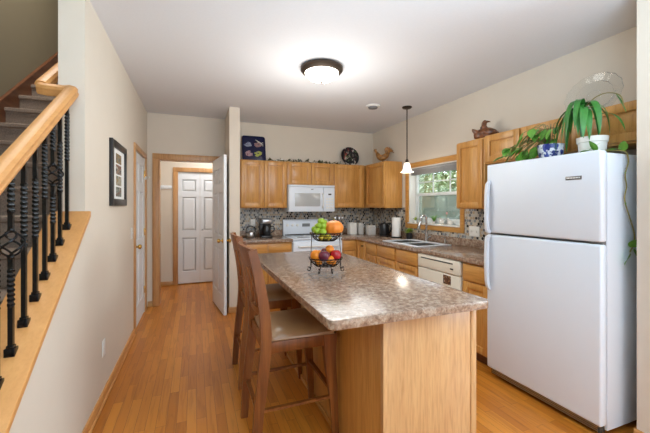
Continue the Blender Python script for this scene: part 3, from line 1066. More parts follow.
# sink
t = thing('kitchen_sink', 'white double bowl drop-in sink below the window', 'sink', (2.58, 3.52, C1))
m = MB()
rm = 0.008
x0, x1, y0, y1 = SKX0 - 0.03, SKX1 + 0.03, SKY0 - 0.03, SKY1 + 0.03
m.box(x0, SKX0 + .03, y0, y1, C1, C1 + rm, 0.003).box(SKX1 - .07, x1, y0, y1, C1, C1 + rm, 0.003)
m.box(SKX0 + .03, SKX1 - .07, y0, SKY0 + .02, C1, C1 + rm, 0.003).box(SKX0 + .03, SKX1 - .07, SKY1 - .02, y1, C1, C1 + rm, 0.003).box(SKX0 + .03, SKX1 - .07, 3.50, 3.54, C1 - .01, C1 + rm, 0.003)
m.build('rim', 'white_enamel', t)
for (a, b) in ((SKY0 + .02, 3.50), (3.54, SKY1 - .02)):
    m = MB()
    xa, xb, zb = SKX0 + .03, SKX1 - .07, C1 - 0.16
    m.box(xa - .006, xa, a, b, zb, C1 + .002).box(xb, xb + .006, a, b, zb, C1 + .002).box(xa, xb, a, a + .006, zb, C1 + .002).box(xa, xb, b - .006, b, zb, C1 + .002).box(xa - .006, xb + .006, a, b, zb - .006, zb)
    bw = m.build('bowl', 'steel', t)
    MB().lathe([(0, .001), (.03, .001), (.04, .004), (.042, 0)], ((xa + xb) / 2, (a + b) / 2, zb), 20).build('drain', 'steel', bw)

t = thing('kitchen_faucet', 'tall chrome gooseneck faucet behind the sink', 'faucet', (2.79, 3.56, C1 + rm))
z = C1 + rm
MB().lathe([(0, 0), (.030, 0), (.030, .008), (.021, .014), (.019, .10), (.017, .11), (0, .11)], (2.79, 3.56, z), 18).build('base', 'chrome', t)
pts = [(2.79, 3.56, z + .10), (2.79, 3.56, z + .29)]
for i in range(1, 10):
    a = math.pi * i / 10
    pts.append((2.79 - 0.035 * (1 - math.cos(a)), 3.56 + 0.012 * (1 - math.cos(a)), z + .29 + .045 * math.sin(a)))
pts += [(2.72, 3.584, z + .28), (2.715, 3.586, z + .25)]
MB().tube(pts, 0.016, 12).build('spout', 'chrome', t)
MB().tube([(2.715, 3.586, z + .255), (2.70, 3.59, z + .21), (2.69, 3.595, z + .16)], [.017, .021, .019], 12).build('spray_head', 'chrome', t)
MB().tube([(2.79, 3.548, z + .05), (2.785, 3.51, z + .06), (2.765, 3.44, z + .085)], [.010, .009, .006], 10).build('lever', 'chrome', t)
t = thing('soap_dispenser', 'small steel soap pump to the right of the faucet', 'dispenser', (2.84, 3.30, C1 + .0))
z = C1
MB().lathe([(0, 0), (.02, 0), (.02, .006), (.012, .012), (.012, .05), (0, .05)], (2.862, 3.30, z), 14).build('base', 'steel', t)
MB().tube([(2.862, 3.30, z + .05), (2.862, 3.30, z + .075), (2.845, 3.30, z + .085), (2.81, 3.31, z + .08)], .007, 10).build('nozzle', 'steel', t)

# ------------------------------------------------------------------ dishwasher
t = thing('dishwasher', 'off-white dishwasher with a small brown magnet under the worktop', 'dishwasher', (2.57, 2.73, 0))
y0, y1 = 2.414, 3.041
MB().box(2.30, 2.90, y0, y1, 0.10, 0.870, 0.002).build('body', 'cream_enamel', t)
MB().box(2.268, 2.300, y0 + .004, y1 - .004, 0.10, 0.725, 0.006).build('door', 'cream_enamel', t)
cp = MB().box(2.262, 2.300, y0 + .004, y1 - .004, 0.732, 0.866, 0.008).build('control_panel', 'cream_enamel', t)
MB().box(2.259, 2.264, y0 + .09, y1 - .06, 0.826, 0.838, 0.002).build('handle_slot', 'grille', cp)
MB().box(2.258, 2.263, y0 + .085, y0 + .125, 0.775, 0.788, 0.001).build('latch', 'black_plastic', cp)
MB().box(2.36, 2.88, y0 + .01, y1 - .01, 0.0, 0.10).build('toe_kick', 'grille', t)
mg = MB().box(2.2645, 2.2675, 2.535, 2.640, 0.625, 0.710, 0.001).build('door_magnet', spots('magnet_print', L(96, 66, 50), [L(180, 140, 90), L(60, 40, 36), L(170, 150, 130)], 60, 0.1))
tag(mg, 'small brown picture magnet on the dishwasher door', 'magnet')

# ------------------------------------------------------------------ range
t = thing('kitchen_range', 'white electric range with backguard knobs under the microwave', 'stove', (1.667, 4.88, 0))
x0, x1 = 1.292, 2.048
MB().box(x0, x1, 4.60, 5.195, 0.06, 0.895, 0.003).build('body', 'white_enamel', t)
MB().box(x0 - .001, x1 + .001, 4.575, 5.13, 0.897, 0.916, 0.006).build('cooktop', 'white_enamel', t)
for (bx, by, br) in ((1.49, 4.72, .09), (1.85, 4.72, .075), (1.49, 4.97, .075), (1.85, 4.97, .09)):
    MB().lathe([(br + .006, 0), (br + .006, .0012), (br, .0016), (0, .0016)], (bx, by, 0.9155), 32).build('burner', 'oven_glass', t)
MB().box(x0 + .02, x1 - .02, 5.118, 5.131, 0.916, 0.934, .001).build('rear_vent', 'grille', t)
bgd = MB().prism([(5.13, 0.916), (5.205, 0.916), (5.205, 1.165), (5.16, 1.165), (5.135, 1.14)], x0, x1, 'x', bev=0.004).build('backguard', 'white_enamel', t)
for bx in (1.36, 1.44, 1.52, 1.82, 1.90, 1.98):
    MB().lathe([(0, 0), (.021, 0), (.019, .016), (.006, .018), (.005, .024), (0, .024)], seg=16, X=T(bx, 5.134, 1.075) @ Matrix.Rotation(R(90), 4, 'X')).build('knob', 'white_plastic', bgd)
MB().box(1.60, 1.73, 5.130, 5.136, 1.05, 1.10, .001).build('clock', 'grey_plastic', bgd)
MB().box(x0 + .003, x1 - .003, 4.562, 4.598, 0.24, 0.868, 0.006).build('oven_door', 'white_enamel', t)
od = children(t)[-1]
MB().box(1.42, 1.92, 4.559, 4.563, 0.38, 0.66, 0.002).build('window', 'black_plastic', od)
MB().tube([(1.37, 4.563, 0.80), (1.37, 4.53, 0.80), (1.97, 4.53, 0.80), (1.97, 4.563, 0.80)], 0.011, 10).build('handle', 'white_plastic', od)
MB().box(x0 + .003, x1 - .003, 4.566, 4.598, 0.065, 0.232, 0.005).build('drawer', 'white_enamel', t)
MB().box(x0 + .03, x1 - .03, 4.64, 5.15, 0.0, 0.06).build('plinth', 'grille', t)

# ------------------------------------------------------------------ microwave
t = thing('microwave', 'white over-the-range microwave hung below the short cabinet', 'microwave', (1.672, 5.03, 1.29))
x0, x1, zb, zt = 1.300, 2.044, 1.292, 1.700
MB().box(x0, x1, 4.865, 5.205, zb, zt, 0.004).build('body', 'white_enamel', t)
MB().box(x0, x1, 4.842, 4.866, 1.672, zt, 0.005).build('vent', 'white_enamel', t)
dr = MB().box(x0 + .002, 1.855, 4.840, 4.866, zb + .004, 1.664, 0.006).build('door', 'white_enamel', t)
m = MB()
m.box(1.395, 1.800, 4.8385, 4.8405, 1.375, 1.575, 0.0008)
m.build('window', 'oven_glass', dr)
MB().tube([(1.835, 4.842, 1.58), (1.84, 4.815, 1.55), (1.842, 4.808, 1.47), (1.84, 4.815, 1.38), (1.835, 4.842, 1.35)], .010, 8).build('handle', 'white_plastic', dr)
MB().box(1.648, 1.688, 4.8385, 4.8405, 1.627, 1.640).build('emblem', 'grey_plastic', dr)
cp = MB().box(1.860, x1 - .002, 4.842, 4.866, zb + .004, 1.664, 0.006).build('control_panel', 'white_enamel', t)
MB().box(1.935, 1.985, 4.839, 4.843, 1.55, 1.573).build('display', 'black_plastic', cp)
m = MB()
for i in range(3):
    for j in range(4):
        m.box(1.895 + i * .045, 1.928 + i * .045, 4.840, 4.843, 1.34 + j * .045, 1.368 + j * .045, .0005)
m.build('buttons', 'white_plastic', cp)

# ------------------------------------------------------------------ refrigerator
t = thing('refrigerator', 'large white top-freezer refrigerator at the right carrying potted plants', 'refrigerator', (2.56, 1.66, 0))
fy0, fy1 = 1.248, 2.075
MB().box(2.292, 2.895, fy0 + .004, fy1 - .004, 0.035, 1.700, 0.006).build('body', 'white_enamel', t)
MB().box(2.222, 2.284, fy0, fy1, 1.165, 1.714, 0.014, seg=3).build('freezer_door', 'white_enamel', t)
fd = children(t)[-1]
MB().box(2.222, 2.284, fy0, fy1, 0.072, 1.150, 0.014, seg=3).build('fridge_door', 'white_enamel', t)
rd = children(t)[-1]
MB().box(2.280, 2.296, fy0 + .012, fy1 - .012, 0.08, 1.70).build('door_gasket', 'grey_plastic', t)
MB().box(2.255, 2.285, fy0 + .01, fy0 + .08, 1.150, 1.166).build('hinge', 'grey_plastic', t)
MB().box(2.250, 2.30, fy0 + .02, fy1 - .02, 0.022, 0.068, 0.004).build('kick_grille', 'grille', t)
m = MB()
for z in (0.030, 0.042, 0.054):
    m.box(2.246, 2.252, fy0 + .03, fy1 - .03, z, z + .005)
m.build('grille_slat', 'steel', t)
for y in (fy0 + .07, fy1 - .07):
    MB().box(2.30, 2.36, y - .02, y + .02, 0.0, 0.036).build('foot', 'black_plastic', t)
    MB().box(2.80, 2.86, y - .02, y + .02, 0.0, 0.036).build('foot', 'black_plastic', t)
hsec = [(-1, -1), (1, -1), (1, .4), (.6, 1), (-.6, 1), (-1, .4)]


def fhandle(pts, par):
    MB().tube(pts, 0.014, section=hsec, up=(0, 1, 0)).build('handle', 'white_enamel', par)


hy = 2.048
fhandle([(2.224, hy, 1.580), (2.204, hy, 1.555), (2.195, hy, 1.50), (2.190, hy, 1.42), (2.190, hy, 1.30), (2.194, hy, 1.20), (2.202, hy, 1.178), (2.224, hy, 1.172)], fd)
fhandle([(2.224, hy, 1.138), (2.202, hy, 1.130), (2.194, hy, 1.10), (2.189, hy, 1.00), (2.189, hy, 0.88), (2.195, hy, 0.78), (2.204, hy, 0.735), (2.224, hy, 0.712)], rd)
bd = MB().box(2.2185, 2.223, 1.352, 1.448, 1.545, 1.568, 0.002).build('badge', 'badge', fd)
m = MB()
for i in range(9):
    m.box(2.2175, 2.219, 1.360 + i * .0093, 1.3655 + i * .0093, 1.553, 1.560)
m.build('badge_lettering', 'white_plastic', bd)

# ------------------------------------------------------------------ island
t = thing('kitchen_island', 'oak kitchen island with brown speckled laminate top in the middle', 'island', (1.07, 2.3, 0))
ix0, ix1, iy0, iy1 = 0.800, 1.346, 1.325, 3.24
MB().box(ix0 + .008, ix1 - .008, iy0 + .012, iy1, 0.0, 0.872).build('carcass', 'oak', t)
MB().box(ix0 + .018, ix1 - .034, iy0, iy0 + .014, 0.0, 0.872, 0.001).build('end_panel', 'oak_pale', t)
MB().box(ix0 - .002, ix0 + .010, iy0 + .02, iy1, 0.0, 0.872, 0.001).build('back_panel', 'oak', t)
m = MB().box(ix0 - .003, ix0 + .019, iy0 - .003, iy0 + .022, 0, 0.872, 0.002)
m.build('corner_trim', 'oak_pale', t)
m = MB().box(ix1 - .035, ix1, iy0 - .004, iy0 + .022, 0, 0.872, 0.002)
m.build('corner_trim', 'oak_pale', t)
m = MB().box(ix0 - .014, ix0 - .002, iy0 + .03, iy1 - .01, 0, 0.035, 0.003)
m.build('shoe_moulding', 'oak_h', t)
for k in range(3):
    a = iy0 + .04 + k * .63
    f = MB()
    raised_front(f, 0.60, 0.70, T(ix1 - .008, a, .115) @ RZ(90))
    f.build('door', 'oak', t)
tx0, tx1, ty0, ty1 = 0.507, 1.370, 1.250, 3.30
pts = []
for (cx, cy, a0) in ((tx1 - .03, ty1 - .03, 0), (tx0 + .05, ty1 - .05, 90), (tx0 + .035, ty0 + .035, 180), (tx1 - .03, ty0 + .03, 270)):
    r = .05 if a0 == 90 else (.035 if a0 == 180 else .03)
    for i in range(7):
        a = R(a0 + 15 * i)
        pts.append((cx + r * math.cos(a), cy + r * math.sin(a)))
MB().prism(pts, 0.873, 0.914, 'z', bev=0.004).build('countertop', 'laminate', t)


# ------------------------------------------------------------------ bar stools
def smooth(pts, n=6):
    out = []
    P = [Vector(p) for p in pts]
    for i in range(len(P) - 1):
        p0, p1, p2, p3 = P[max(i - 1, 0)], P[i], P[i + 1], P[min(i + 2, len(P) - 1)]
        for k in range(n):
            t = k / n
            out.append(0.5 * ((2 * p1) + (-p0 + p2) * t + (2 * p0 - 5 * p1 + 4 * p2 - p3) * t * t + (-p0 + 3 * p1 - 3 * p2 + p3) * t ** 3))
    out.append(P[-1])
    return out


def make_stool(label, cx, cy):
    t = thing('bar_stool', label, 'bar stool', (cx, cy, 0), 'bar stools at the island')
    t.location = (0, 0, 0)
    hw = 0.215
    rect = [(-1, -.62), (1, -.62), (1, .62), (-1, .62)]
    # rear legs run on as back posts, swept backwards above the seat
    back = smooth([(-.235, 0, 0), (-.215, 0, .28), (-.180, 0, .60), (-.186, 0, .80), (-.218, 0, 1.00), (-.252, 0, 1.145)], 5)
    for s in (-1, 1):
        pts = [(p.x, s * hw, p.z) for p in back]
        n = len(pts)
        rad = [0.019 + 0.006 * math.sin(math.pi * min(1, p[2] / 1.2)) for p in pts]
        MB().tube(pts, [q * 1.15 for q in rad], section=[(-.62, -1), (.62, -1), (.62, 1), (-.62, 1)], up=(1, 0, 0)).build('back_leg', 'walnut', t)
    for s in (-1, 1):
        pts = smooth([(.232, s * (hw + .006), 0), (.215, s * hw, .28), (.195, s * (hw - .004), .50), (.195, s * (hw - .008), .64)], 5)
        MB().tube(pts, [0.018 + 0.022 * (p.z / .64) ** 1.5 for p in pts], section=[(-.62, -1), (.62, -1), (.62, 1), (-.62, 1)], up=(1, 0, 0)).build('front_leg', 'walnut', t)
    m = MB()
    m.box(-.175, .19, -hw - .004, -hw + .018, .575, .638, .003).box(-.175, .19, hw - .018, hw + .004, .575, .638, .003)
    m.box(.192, .212, -hw + .01, hw - .01, .575, .638, .003).box(-.19, -.170, -hw + .02, hw - .02, .575, .638, .003)
    m.build('seat_frame', 'walnut', t)
    # cushion
    b = bmesh.new()
    N = 12
    g = [[None] * (N + 1) for _ in range(N + 1)]
    for i in range(N + 1):
        for j in range(N + 1):
            u, v = i / N * 2 - 1, j / N * 2 - 1
            e = 1 - max(abs(u), abs(v)) ** 6
            dome = (1 - u ** 4) * (1 - v ** 4)
            wv = 0.218 + 0.010 * u
            g[i][j] = b.verts.new((.022 + u * .195, v * wv, .660 + .020 * e + .018 * dome - 0.004 * (1 - u * u)))
    for i in range(N):
        for j in range(N):
            b.faces.new((g[i][j], g[i + 1][j], g[i + 1][j + 1], g[i][j + 1]))
    ex = bmesh.ops.extrude_edge_only(b, edges=[e for e in b.edges if e.is_boundary])
    vs_ = [v for v in ex['geom'] if isinstance(v, bmesh.types.BMVert)]
    for v in vs_:
        v.co.z = .640
    bmesh.ops.contextual_create(b, geom=[e for e in b.edges if e.is_boundary])
    bmesh.ops.recalc_face_normals(b, faces=b.faces[:])
    m = MB()
    m.merge(b)
    m.build('seat', 'leather', t, ang=60)
    # curved top rail and lower rail of the back
    for (z0, z1, xx, nm) in ((1.035, 1.150, -.240, 'top_rail'), (.775, .820, -.186, 'lower_rail')):
        m = MB()
        n = 10
        b = bmesh.new()
        rows = []
        for i in range(n + 1):
            y = -hw + 2 * hw * i / n
            bow = -.028 * (1 - (y / hw) ** 2)
            rake = -.24 * (z1 - z0)
            top = z1 + (0.006 * (1 - (y / hw) ** 2) if nm == 'top_rail' else 0)
            rows.append([b.verts.new(p) for p in ((xx + bow + .010 - rake * .5, y, z0), (xx + bow - .010 - rake * .5, y, z0), (xx + bow - .010 + rake * .5, y, top), (xx + bow + .010 + rake * .5, y, top))])
        for i in range(n):
            for j in range(4):
                b.faces.new((rows[i][j], rows[i][(j + 1) % 4], rows[i + 1][(j + 1) % 4], rows[i + 1][j]))
        b.faces.new(rows[0])
        b.faces.new(rows[-1][::-1])
        bmesh.ops.recalc_face_normals(b, faces=b.faces[:])
        m.merge(b)
        m.build(nm, 'walnut', t)
    for y in (-.115, 0, .115):
        bow = -.028 * (1 - (y / hw) ** 2)
        pts = smooth([(-.186 + bow, y, .80), (-.202 + bow, y, .93), (-.232 + bow, y, 1.05)], 5)
        MB().tube(pts, 0.030 if y else 0.036, section=[(-1, -.2), (1, -.2), (1, .2), (-1, .2)], up=(1, 0, 0)).build('slat', 'walnut', t)
    # stretchers
    k = MB().tube([(-.21, -hw, .275), (.21, -hw, .275)], 0.011, section=rect, up=(0, 0, 1)).build('stretcher', 'walnut', t)
    MB().tube([(-.21, hw, .275), (.21, hw, .275)], 0.011, section=rect, up=(0, 0, 1)).build('stretcher', 'walnut', t)
    MB().tube([(.214, -hw, .30), (.214, hw, .30)], 0.013, section=rect, up=(0, 0, 1)).build('stretcher', 'walnut', t)
    MB().tube([(-.212, -hw, .24), (-.212, hw, .24)], 0.011, section=rect, up=(0, 0, 1)).build('stretcher', 'walnut', t)
    t.location = (cx, cy, 0)
    return t


st = make_stool('nearest wooden bar stool with tan leather seat, at the near end of the island', 0.535, 2.02)
s2 = copy_tree(st)
s2.location = (0.560, 2.80, 0)
s2['label'] = 'wooden bar stool with tan leather seat farther along the island, behind the nearest one'


# ================================================================== LIGHT FITTINGS
t = thing('ceiling_light', 'round bronze rimmed flush ceiling light with lit glass bowl', 'ceiling light', (1.09, 2.89, CEIL))
MB().lathe([(0, 0), (.178, 0), (.194, -.012), (.196, -.03), (.182, -.048), (.162, -.058), (.150, -.056), (.150, -.04), (0, -.04)], (1.09, 2.89, CEIL), 40).build('rim', 'bronze', t)
m = MB()
m.lathe([(0.156, -.050)] + [(0.156 * math.cos(a * math.pi / 20), -.050 - .082 * math.sin(a * math.pi / 20)) for a in range(1, 10)] + [(0, -.132)], (1.09, 2.89, CEIL), 40)
m.build('glass_bowl', 'lamp_bowl', t)
MB().lathe([(0, -.150), (.009, -.148), (.012, -.140), (.007, -.134), (.010, -.130), (0, -.128)], (1.09, 2.89, CEIL), 14).build('finial', 'bronze', t)

light('ceiling_lamp_glow', 'SPOT', (1.09, 2.89, CEIL - 0.17), (0, 0, 0), 14, (1, 0.97, 0.92))
sp = bpy.data.lights['ceiling_lamp_glow']
sp.spot_size = R(172)
sp.spot_blend = 0.5
sp.shadow_soft_size = 0.14
light('kitchen_fill', 'POINT', (1.09, 2.89, CEIL - 0.65), (0, 0, 0), 38, (0.92, 0.94, 0.92))  # added fill in mid-air below the fitting, brightens the back walls
bpy.data.lights['kitchen_fill'].shadow_soft_size = 0.5

px, py = 2.555, 3.654
light('pendant_glow', 'POINT', (px, py, 1.76), (0, 0, 0), 4, (1, 0.92, 0.8))
bpy.data.lights['pendant_glow'].shadow_soft_size = 0.05
t = thing('pendant_light', 'small pendant light on a thin bronze stem before the window', 'pendant light', (px, py, CEIL))
MB().lathe([(0, 0), (.062, 0), (.064, -.008), (.052, -.020), (.020, -.028), (0, -.028)], (px, py, CEIL), 24).build('canopy', 'bronze', t)
MB().tube([(px, py, CEIL - .026), (px, py, 1.965)], .0075, 8).build('stem', 'bronze', t)
MB().lathe([(0, 1.985), (.012, 1.985), (.022, 1.965), (.024, 1.935), (0, 1.935)], (px, py, 0), 18).build('socket', 'bronze', t)
prof = [(.024, 1.940), (.034, 1.930), (.044, 1.90), (.050, 1.865), (.062, 1.835), (.082, 1.815), (.078, 1.815), (.058, 1.832), (.046, 1.862), (.040, 1.90), (.030, 1.926), (.020, 1.934)]
MB().lathe(prof, (px, py, 0), 32, lobes=8, amp=0.03).build('shade', 'lamp_shade', t)

t = thing('smoke_detector', 'small round white detector on the ceiling near the pendant', 'smoke detector', (2.12, 3.77, CEIL))
MB().lathe([(0, 0), (.090, 0), (.092, -.008), (.080, -.018), (0, -.018)], (2.12, 3.77, CEIL), 30).build('base', 'white_plastic', t)
MB().lathe([(.062, -.018), (.055, -.034), (.020, -.038), (0, -.038)], (2.12, 3.77, CEIL), 24).build('cover', 'grey_plastic', t)

# ------------------------------------------------------------------ switches and outlets
def plate(label, cat, c, facing, w, h, kind='outlet'):
    x, y, z = c
    t = thing('wall_plate', label, cat, c)
    if facing == '+x':
        X = T(x, y, z) @ RZ(90)
    elif facing == '-x':
        X = T(x, y, z) @ RZ(-90)
    else:
        X = T(x, y, z)
    MB().box(-w / 2, w / 2, -.006, 0, -h / 2, h / 2, 0.002, X).build('plate', 'white_plastic', t)
    n = max(1, round(w / .07))
    for i in range(n):
        xx = -w / 2 + (i + .5) * w / n
        if kind == 'outlet':
            for s in (-1, 1):
                MB().box(xx - .016, xx + .016, -.008, -.004, s * .021 - .013, s * .021 + .013, 0.002, X).build('socket', 'white_plastic', t)
        else:
            MB().box(xx - .005, xx + .005, -.014, -.004, -.011, .011, 0.002, X).build('toggle', 'white_plastic', t)
    return t


plate('white outlet low on the left wall near the baseboard', 'outlet', (-0.61, 2.80, 0.37), '+x', .07, .115)
plate('white light switch on the left wall beside the white door', 'light switch', (-0.61, 3.93, 1.10), '+x', .07, .115, 'switch')
plate('white double switch plate on the mosaic beside the refrigerator', 'light switch', (2.922, 2.895, 1.095), '-x', .145, .115, 'switch')
plate('white outlet on the mosaic behind the coffee maker and kettle', 'outlet', (0.83, 5.212, 1.12), '-y', .07, .115)

# coat rail in the far room
t = thing('coat_rack', 'white coat rail with pegs on the wall beyond the doorway', 'coat rack', (-0.49, 6.38, 1.70))
MB().box(-0.60, -0.375, 6.374, 6.39, 1.675, 1.735, 0.003).build('board', 'white_door', t)
for x in (-0.57, -0.49, -0.41):
    MB().tube([(x, 6.376, 1.70), (x, 6.34, 1.695), (x, 6.325, 1.712)], .006, 8).build('peg', 'white_door', t)

# framed picture on left wall
t = thing('framed_picture', 'narrow black framed picture of stacked small scenes on the left wall', 'picture', (-0.61, 3.26, 1.38))
a, b, c, d = 2.971, 3.548, 1.383, 1.903
fr = .055
m = MB()
m.box(-.61, -.585, a, a + fr, c, d, .004).box(-.61, -.585, b - fr, b, c, d, .004).box(-.61, -.5855, a + fr - .002, b - fr + .002, c, c + fr, .003).box(-.61, -.5855, a + fr - .002, b - fr + .002, d - fr, d, .003)
m.build('frame', 'black_frame', t)
MB().box(-.609, -.600, a + fr - .002, b - fr + .002, c + fr - .002, d - fr + .002).build('mat_board', 'paper', t)
cols = [L(150, 120, 70), L(120, 74, 48), L(168, 160, 140), L(110, 118, 110), L(180, 176, 164)]
for i in range(4):
    z1 = d - fr - .035 - i * .092
    MB().box(-.6005, -.5985, a + fr + .13, b - fr - .13, z1 - .078, z1).build('print', spots('print_%d' % i, cols[i], [cols[(i + 1) % 5], cols[(i + 3) % 5], L(60, 56, 50)], 40, 0.1, .6), t)

# ================================================================== DECOR ON THE CABINETS
ZT = 2.0505
# navy tray with four pale motifs, leaning on the wall
t = thing('serving_tray', 'square navy tray with pale floral motifs standing on the leftmost cabinet', 'tray', (0.84, 5.12, ZT))
X = T(0.662, 5.085, ZT + .004) @ Matrix.Rotation(R(-14), 4, 'X')
m = MB()
pts = []
for (cx, cz, a0) in ((.315, .375, 0), (.03, .375, 90), (.03, .03, 180), (.315, .03, 270)):
    for i in range(5):
        q = R(a0 + 22.5 * i)
        pts.append((cx + .03 * math.cos(q), cz + .03 * math.sin(q)))
m.prism(pts, 0.0, 0.014, 'y', bev=.003, X=X)
m.build('base', 'navy', t)
m = MB()
loop = [(p[0] * .98 + .003, -0.004, p[1] * .98 + .003) for p in pts]
m.tube(loop + [loop[0]], .008, 6, X=X)
m.build('rim', 'navy', t)
rnd = random.Random(3)
for (cx, cz, cA, cB) in ((.09, .27, L(150, 156, 178), L(96, 100, 130)), (.24, .27, L(150, 110, 112), L(150, 150, 150)), (.09, .12, L(170, 140, 146), L(120, 66, 86)), (.235, .12, L(164, 170, 70), L(140, 120, 140))):
    m = MB()
    for k in range(9):
        a = k * 0.7
        r = .012 + .034 * rnd.random()
        m.ball((cx + r * math.cos(a), -.002, cz + r * math.sin(a) * .8), .014 + .008 * rnd.random(), (1.3, .22, .8), 8, X)
    m.build('motif', spots('motif', cA, [cB, cA], 50, .1), t)
m = MB()
for k in range(3):
    m.tube([(.20 + k * .02, -.004, .345 - k * .018), (.26 + k * .012, -.005, .315 - k * .01), (.315, -.004, .25 + k * .03)], .0035, 5, X=X)
m.build('ribbon', 'ceramic', t)

# dark round plate
t = thing('decorative_plate', 'dark round plate with floral pattern standing on the back cabinets', 'plate', (2.44, 5.14, ZT))
X = T(2.44, 5.13, ZT + .163) @ Matrix.Rotation(R(90 - 12), 4, 'X') @ Matrix.Diagonal((1.14, 1.14, 1, 1))
MB().lathe([(0, -.004), (.085, -.004), (.10, .002), (.142, .012), (.145, .016), (.140, .018), (.098, .008), (.085, .002), (0, .002)], seg=40, X=X).build('dish', 'floral', t)
m = MB().tube([(2.38, 5.07, ZT + .004), (2.38, 5.16, ZT + .004), (2.38, 5.175, ZT + .08)], .004, 6).tube([(2.50, 5.07, ZT + .004), (2.50, 5.16, ZT + .004), (2.50, 5.175, ZT + .08)], .004, 6)
m.tube([(2.38, 5.07, ZT + .004), (2.38, 5.065, ZT + .02)], .004, 6).tube([(2.50, 5.07, ZT + .004), (2.50, 5.065, ZT + .02)], .004, 6).tube([(2.38, 5.16, ZT + .005), (2.50, 5.16, ZT + .005)], .004, 6)
m.build('plate_stand', 'black_metal', t)

# ivy garland along the back cabinets
t = thing('leaf_garland', 'thin dried leaf garland with white flowers lying along the back cabinet tops', 'garland', (1.65, 5.05, ZT))
rnd = random.Random(5)
pts = []
for i in range(31):
    x = 1.04 + 1.19 * i / 30
    pts.append((x, 5.04 + .03 * math.sin(i * .9), ZT + .008 + (.018 + .014 * math.sin(i * 1.7)) * abs(math.sin(i * .5))))
MB().tube(pts, .004, 6).build('vine', 'stem', t)
m = MB()
for i, p in enumerate(pts):
    for k in range(2 if i % 4 else 6):
        m.leaf(p, (rnd.uniform(-1, 1), rnd.uniform(-1, .5), rnd.uniform(-.1, 1)), .045 + .02 * rnd.random(), .03, .2, 3)
    if i in (3, 4, 5, 17, 18, 19):
        MB().ball((p[0], p[1] - .02, p[2] + .012), .016, (1.3, 1, .6), 8).build('flower', 'ceramic', t)
m.build('leaves', 'leaf_dull', t)

# carved wooden rooster on the corner cabinet: body profile extruded with rounded belly
t = thing('rooster_figurine', 'carved light wood rooster standing on the corner cabinet by the window', 'figurine', (2.76, 4.60, ZT))
X = T(2.76, 4.60, ZT) @ RZ(-38)
m = MB()
body = smooth([(-.105, 0, .205), (-.085, 0, .16), (-.05, 0, .105), (0, 0, .090), (.05, 0, .115), (.085, 0, .165), (.11, 0, .205)], 4)
m.tube(body, [0.012 + 0.038 * math.sin(math.pi * i / (len(body) - 1)) ** 1.2 for i in range(len(body))], 12, X=X)
m.tube(smooth([(-.105, 0, .185), (-.112, 0, .205), (-.125, 0, .21), (-.140, 0, .203)], 3), [.020] * 3 + [.018] * 3 + [.010] * 3 + [.003], 10, X=X)
m.build('body', 'rooster', t)
m = MB()
for k in range(5):
    a = R(35 + k * 17)
    m.tube(smooth([(.06, 0, .14), (.06 + .08 * math.cos(a), 0, .14 + .085 * math.sin(a)), (.06 + .12 * math.cos(a - .45), 0, .14 + .12 * math.sin(a - .45))], 4), [.012, .013, .014, .014, .013, .012, .010, .007, .002], 6, X=X)
m.build('tail', 'rooster', t)
m = MB()
for x in (-.128, -.118, -.108, -.098):
    m.ball((x, 0, .226 - abs(x + .115) * .4), .008, (.8, .5, 1.4), 8, X)
m.ball((-.122, 0, .185), .007, (.7, .5, 1.6), 8, X)
m.build('comb', 'rooster', t)
MB().box(-.055, .055, -.028, .028, 0, .014, .004, X).box(-.012, .012, -.01, .01, .012, .06, .003, X).build('stand', 'rooster', t)

# speckled brown duck-like pottery bird on the narrow cabinet
t = thing('bird_figurine', 'speckled brown pottery hen figurine on the cabinet beside the refrigerator', 'figurine', (2.76, 2.58, ZT))
X = T(2.765, 2.585, ZT) @ RZ(-42) @ Matrix.Diagonal((1.12, 1, .92, 1))
m = MB()
m.lathe([(0, 0), (.06, 0), (.085, .03), (.088, .07), (.066, .11), (.03, .135), (0, .14)], seg=24, X=X @ Matrix.Diagonal((1.22, .8, 1, 1)))
m.tube(smooth([(-.02, 0, .12), (-.02, 0, .16), (-.015, 0, .195), (.0, 0, .212)], 3), [.032] * 3 + [.022] * 3 + [.021] * 3 + [.016], 12, X=X)
m.tube([(.0, 0, .206), (.024, 0, .202), (.034, 0, .198)], [.013, .008, .002], 8, X=X)
m.build('body', 'duck', t)
m = MB()
m.ball((.012, .062, .075), .045, (1.3, .35, .75), 12, X).ball((.012, -.062, .075), .045, (1.3, .35, .75), 12, X)
m.tube([(-.07, 0, .08), (-.105, 0, .115), (-.118, 0, .13)], [.035, .018, .006], 8, X=X)
m.build('wings', 'duck', t)

# clear glass platter against the wall
t = thing('glass_platter', 'large clear glass platter standing against the wall above the refrigerator', 'platter', (2.84, 1.66, ZT + .01))
X = T(2.862, 1.655, ZT + .178) @ Matrix.Rotation(R(-90 + 8), 4, 'Y') @ Matrix.Diagonal((.86, 1.06, 1, 1))
MB().lathe([(0, 0), (.04, 0), (.045, .004), (.05, 0), (.12, 0), (.125, .006), (.13, .002), (.15, .010), (.185, .018), (.192, .026), (.186, .028), (.148, .018), (.118, .008), (0, .008)], seg=64, X=X, lobes=16, amp=.016).build('dish', 'clear', t)

# ================================================================== PLANTS ON THE REFRIGERATOR
FT = 1.7145
FTB = 1.7005


def clip_x(v):
    return v


